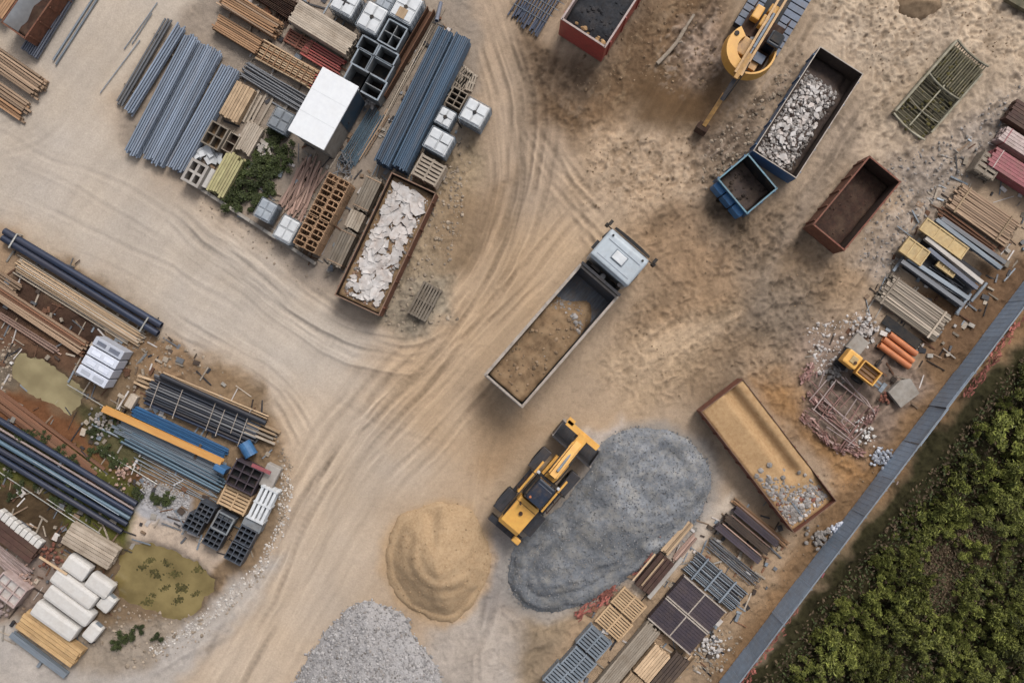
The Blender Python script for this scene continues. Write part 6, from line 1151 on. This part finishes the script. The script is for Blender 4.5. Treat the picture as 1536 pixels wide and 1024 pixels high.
# black and blue pipe bundle
loose('black_pipe', 'pipe', 304, 617, -23.5, 176, 48, ['black_pipe', 'black_pipe', 'navy_pipe', 'dull_galvanised'], 'dark pipe in the strapped bundle above the yellow beam', 'pipe', 'dark pipes in the bundle above the yellow beam', 12, .115, layers=3, jl=.03, ja=.7, jw=.2)
cx, cy, an, L = ln(242, 563, 398, 634); bar('black_pipe', 'pipe', cx, cy, an, L / PM, .26, .26, .42, 'black_pipe', 'thick black pipe lying on top along the upper side of the bundle', 'pipe')
cx, cy, an, L = ln(241, 558, 404, 627); loose('timber_stick', 'board', cx, cy, an, L, 5, 'tan_timber', 'thin tan stick along the road side of the dark pipe bundle', 'timber', 'tan sticks along the dark pipe bundle', 2, .06, .06, layers=1, jl=.04, ja=.4)
for (px, py, s) in [(232, 592, 1.0), (266, 606, 1.1), (316, 624, 1.1), (330, 634, 1.0), (352, 632, .9), (366, 642, 1.4)]:
    b = MB().box((0, 0, .40), (.035, 1.35 * s, .025)).box((0, .68 * s, .2), (.035, .025, .4)).box((0, -.68 * s, .2), (.035, .025, .4)); tag(obj('strap', b, 'trailer_grey', None, (*W(px, py, .4), 0), R(-20)), 'pale strap round the dark pipe bundle', 'strap', 'straps round the dark pipe bundle')
loose('timber_block', 'board', 392, 647, -24, 46, 22, ['tan_timber', 'pale_timber'], 'tan timber end sticking out of the right end of the dark pipe bundle', 'timber', 'tan timber ends at the right end of the dark bundle', 4, .1, .1, layers=3, jl=.12, ja=2)
loose('timber_block', 'board', 216, 573, -26, 26, 16, 'tan_timber', 'tan timber end at the left end of the dark pipe bundle', 'timber', 'tan timber ends at the left end of the dark bundle', 3, .1, .1, layers=2, jl=.2, ja=8)
b = MB().cyl((-.36, 0, .34), (.36, 0, .34), .33, 18).cyl((-.38, 0, .34), (-.34, 0, .34), .345, 18).cyl((.34, 0, .34), (.38, 0, .34), .345, 18).cyl((-.02, 0, .34), (.02, 0, .34), .345, 18); o = obj('drum', b, 'drum_blue', None, (*W(375, 672), 0), R(-60)); tag(o, 'bright blue drum lying at the right end of the dark pipe bundle', 'drum')
o = obj('pale_slab', MB().rbox((0, 0, .2), (.7, .4, .36), r=.04), 'pale_timber', None, (*W(201, 601), 0), R(60)); tag(o, 'beige block at the left end of the blue sheet', 'block')
cx, cy, an, L = ln(200, 616, 338, 680); loose('blue_channel', 'channel', cx, cy, an, L, 15, 'drum_blue', 'dark blue steel channel between the dark bundle and the yellow beam', 'channel', 'dark blue channels above the yellow beam', 3, .14, .12, layers=2, jl=.03, ja=.3)
for v_ in CACHE: pass
cx, cy, an, L = ln(155, 612, 334, 693)
bar('yellow_beam', 'beam', cx, cy, an, L / PM * .985, .30, .3, .42, 'beam_yellow', 'long yellow steel beam lying diagonally over the blue grey channels', 'beam')
for q in (-.35, .3): bar('bearer_beam', 'board', cx + q * 178, cy + q * 80, an + 90, .8, .12, .26, .14, 'dark_timber', 'dark bearer under the long yellow beam', 'bearer', 'bearers under the yellow beam')
o = obj('end_plate', MB().rbox((0, 0, .4), (.28, .62, .8), r=.03), 'drum_blue', None, (*W(337, 700), 0), R(62)); tag(o, 'blue box standing at the right end of the yellow beam', 'box')
loose('steel_channel', 'channel', 254, 672, -26, 170, 30, 'pale_steel', 'pale blue grey channel in the stack below the yellow beam', 'channel', 'pale blue grey channels below the yellow beam', 6, .13, .08, layers=3, jl=.05, ja=.5)
loose('steel_pipe', 'pipe', 262, 693, -27, 160, 24, ['teal_pipe', 'pale_steel'], 'teal grey pipe in the lower row below the yellow beam', 'pipe', 'teal grey pipes in the lower row', 5, .13, layers=2, jl=.07, ja=1)
loose('steel_rod', 'pole', 262, 716, -28, 130, 24, 'pale_steel', 'thin pale rod fanned out over the grey gravel', 'rod', 'thin pale rods over the grey gravel', 7, .035, layers=1, jl=.12, ja=2.5)
bar('thin_pole', 'pole', 160, 612, -31, 4.6, .05, .05, .12, 'strap', 'thin white pole ending at the left end of the yellow beam', 'pole'); cx, cy, an, L = ln(138, 636, 180, 656); bar('thin_pole', 'pole', cx, cy, an, L / PM, .1, .1, .1, 'pale_steel', 'short pale pole beside the weeds at the left of the channels', 'pole')
cx, cy, an, L = ln(150, 674, 236, 726); bar('thin_pole', 'pole', cx, cy, an, L / PM, .05, .05, .06, 'strap', 'thin white pole along the rust strip below the channels', 'pole')
scatter([(214, 716), (250, 726), (288, 746), (276, 782), (240, 770), (205, 752)], 900, .03, .08, 'white_gravel', 'grey gravel patch under the thin pale rods')
bagpile('brick_pile', 186, 712, 30, .3, .05, .12, 'pink_timber', 'heap of pinkish broken bricks at the end of the dark pipes', 'bricks')
bagpile('scrap_pile', 150, 634, 34, .34, .05, .12, 'rubble_grey', 'heap of pinkish grey rubble left of the channels', 'rubble')
# crates, pallets and slabs of the corner
crate(366, 716, -26, 44, 40, .9, 'purple_panel', 'dark purple crate below the blue drum', nx=3, ny=3, wall=.05, floor=.6)
bar('red_bar', 'board', 392, 703, -24, 1.0, .16, .12, .86, 'pink_paint', 'dull red piece lying over the corner of the dark purple crate', 'bar'); o = obj('red_board', MB().box((0, 0, .4), (.9, .06, .7)), 'red_brown_panel', None, (*W(388, 728), 0), R(64)); tag(o, 'dark red panel standing against the dark purple crate', 'panel')
pallet(352, 750, -26, 45, 32, .6, 'pallet_timber', 'bright tan pallet stack below the dark purple crate', n=6, layers=4, cat='pallet stack', name='pallet_stack')
pallet(393, 757, 64, 54, 28, .8, 'white_plastic', 'white slotted plastic pallet stack beside the tan pallets', n=4, layers=5, cat='pallet stack', name='plastic_pallet')
o = obj('white_slab', MB().rbox((0, 0, .25), (1.15, .75, .5), r=.05), 'pale_concrete', None, (*W(408, 712), 0), R(64)); tag(o, 'pale slab at the road side of the dark purple crate', 'slab')
o = obj('grey_box', MB().rbox((0, 0, .35), (1.0, .5, .7), r=.04), 'crate_grey', None, (*W(384, 783), 0), R(-26)); tag(o, 'plain grey box below the white slotted pallets', 'box')
o = obj('grey_block', MB().rbox((0, 0, .3), (.95, .35, .6), r=.04), 'crate_grey', None, (*W(345, 772), 0), R(-28)); tag(o, 'long grey block between the tan pallets and the black crates', 'block')
for (px, py, s, lab) in [(306, 768, 25, 'highest of the black crates nearest the grey gravel'), (290, 786, 27, 'black crate nearest the olive pond at the left of its group'), (334, 784, 26, 'black crate in the middle below the long grey block'), (320, 808, 27, 'lowest black crate of the left group'), (368, 804, 27, 'upper one of the two black crates by the kerb'), (354, 830, 28, 'lowest black crate at the corner of the kerb')]:
    crate(px, py, 62, s, s, .8, 'black_plastic', lab, nx=3, ny=3, wall=.05, floor=.45, group='black cell crates', name='cell_crate', rimm='crate_grey' if px in (334,) else None)
# bottom left
pack('timber_pack', 134, 819, -30.5, 82, 34, .6, 'cream_timber', 'cream coloured board pack beside the olive pond', n=6, layers=4, ragged=.012)
def roll(cx, cy, ang, L, Wd, z, label, m='white_wrap'):
    loc, rz, l, w = frame(cx, cy, ang, L, Wd, z); r = thing('wrapped_pack', label, 'wrapped pack', loc, rz, 'white wrapped packs at the lower left'); obj('wrapping', MB().rbox((0, 0, (z + .1) / 2), (l, w, z - .1), r=min(.16, w * .2)), m, r)
    for x in (-.36, .36): obj('skid', MB().box((x * l, 0, .05), (.12, w * .9, .1)), 'grey_timber', r)
    obj('fold', MB().box((l * .49, 0, z * .6), (.02, w * .5, z * .5)), 'pale_steel', r); return r
roll(113, 852, -35, 40, 26, .75, 'short white wrapped pack highest in the group, left half')
roll(147, 879, -35, 40, 25, .72, 'short white wrapped pack highest in the group, right half by the pond')
roll(109, 884, -36.5, 76, 24, .8, 'long white wrapped pack just below the two short halves'); roll(101, 909, -36.5, 80, 24, .8, 'long white wrapped pack in the middle of the group')
roll(80, 932, -35.5, 76, 25, .85, 'long white wrapped pack next to the golden boards'); roll(158, 905, 50, 26, 22, .55, 'small white wrapped pack end nearest the olive pond'); roll(137, 949, 50, 28, 21, .55, 'small white wrapped pack end nearest the haul road')
bar('timber_batten', 'board', 80, 848, -33, 1.6, .09, .08, .78, 'tan_timber', 'tan batten sticking out between the white wrapped packs', 'timber')
pack('timber_pack', 73, 958, -36, 104, 32, .55, 'golden', 'golden board pack at the bottom left below the white wrapped packs', n=5, layers=4, ragged=.02)
cx, cy, an, L = ln(18, 950, 100, 1012); bar('steel_beam', 'beam', cx, cy, an, L / PM, .3, .26, .2, 'pale_steel', 'pale grey beam lying along the golden boards', 'beam'); bar('cross_beam', 'beam', 62, 992, 55, .6, .14, .14, .1, 'pale_steel', 'short pale cross piece at the grey beam near the golden boards', 'beam'); 
b = MB()
for k in range(9): b.rbox((-1.25 + k * .3, random.uniform(-.03, .03), .2), (.28, .42, .36 + random.uniform(0, .05)), r=.05, tint=random.uniform(-.08, .05))
tag(obj('block_row', b, 'white_wrap', None, (*W(36, 792), 0), R(-37.5)), 'row of whitish blocks at the left edge above the reddish panel', 'block row')
pack('panel_pack', 12, 806, -37, 96, 26, .45, 'red_brown_panel', 'reddish brown panel pack at the left edge below the whitish blocks', cat='panel pack', n=3, layers=3)
loose('pink_tube', 'channel', 14, 846, -40, 62, 22, 'pale_pink', 'pinkish grey section in the tangle at the left edge', 'steel section', 'pinkish grey sections at the left edge', 6, .08, .06, layers=3, jl=.15, ja=5)
crate(12, 885, -38, 46, 34, .7, 'pale_pink', 'pale pinkish crate at the left edge beside the white wrapped packs', nx=3, ny=2, wall=.06, floor=.75, fm='rubble_white')
bagpile('brick_pile', 73, 834, 50, .34, .05, .13, 'rust_red', 'heap of red brown bricks at the end of the whitish blocks', 'bricks'); bagpile('brick_pile', 40, 866, 34, .26, .05, .12, 'pink_timber', 'heap of pinkish bricks at the end of the pinkish sections', 'bricks')
bagpile('scrap_pile', 2, 912, 30, .25, .05, .14, 'pale_pink', 'pale pink scrap at the left edge above the haul road', 'scrap')
# ------------------------------------------------------------------ camera, sun, sky
cam = bpy.data.cameras.new('camera'); cam.sensor_fit = 'HORIZONTAL'; cam.angle = 2 * math.atan(25.6 / H); cam.clip_end = 500
co = bpy.data.objects.new('camera', cam); C.objects.link(co); co.location = (0, 0, H); co.rotation_euler = (0, 0, 0); bpy.context.scene.camera = co
EL, AZ = R(50), R(60)
sd = bpy.data.lights.new('sun', 'SUN'); sd.energy = 1.5; sd.angle = R(18); sd.color = (1, .97, .93); so = bpy.data.objects.new('sun', sd); C.objects.link(so)
dv = Vector((math.cos(EL) * math.cos(AZ), math.cos(EL) * math.sin(AZ), math.sin(EL))); so.rotation_euler = (-dv).to_track_quat('-Z', 'Y').to_euler()
w = bpy.data.worlds.new('World'); bpy.context.scene.world = w; w.use_nodes = True; n = w.node_tree.nodes; l = w.node_tree.links; bg = n['Background']
sk = n.new('ShaderNodeTexSky'); sk.sky_type = 'NISHITA'; sk.sun_disc = False; sk.sun_elevation = EL; sk.sun_rotation = R(90) - AZ; sk.air_density = 1.0; sk.dust_density = 5.0; sk.ozone_density = 1.0
hs = n.new('ShaderNodeHueSaturation'); hs.inputs['Saturation'].default_value = .36; l.new(sk.outputs[0], hs.inputs['Color']); l.new(hs.outputs[0], bg.inputs['Color']); bg.inputs['Strength'].default_value = .13
vs = bpy.context.scene.view_settings; vs.view_transform = 'Standard'; vs.look = 'None'; vs.gamma = 1.0; vs.exposure = 0.34
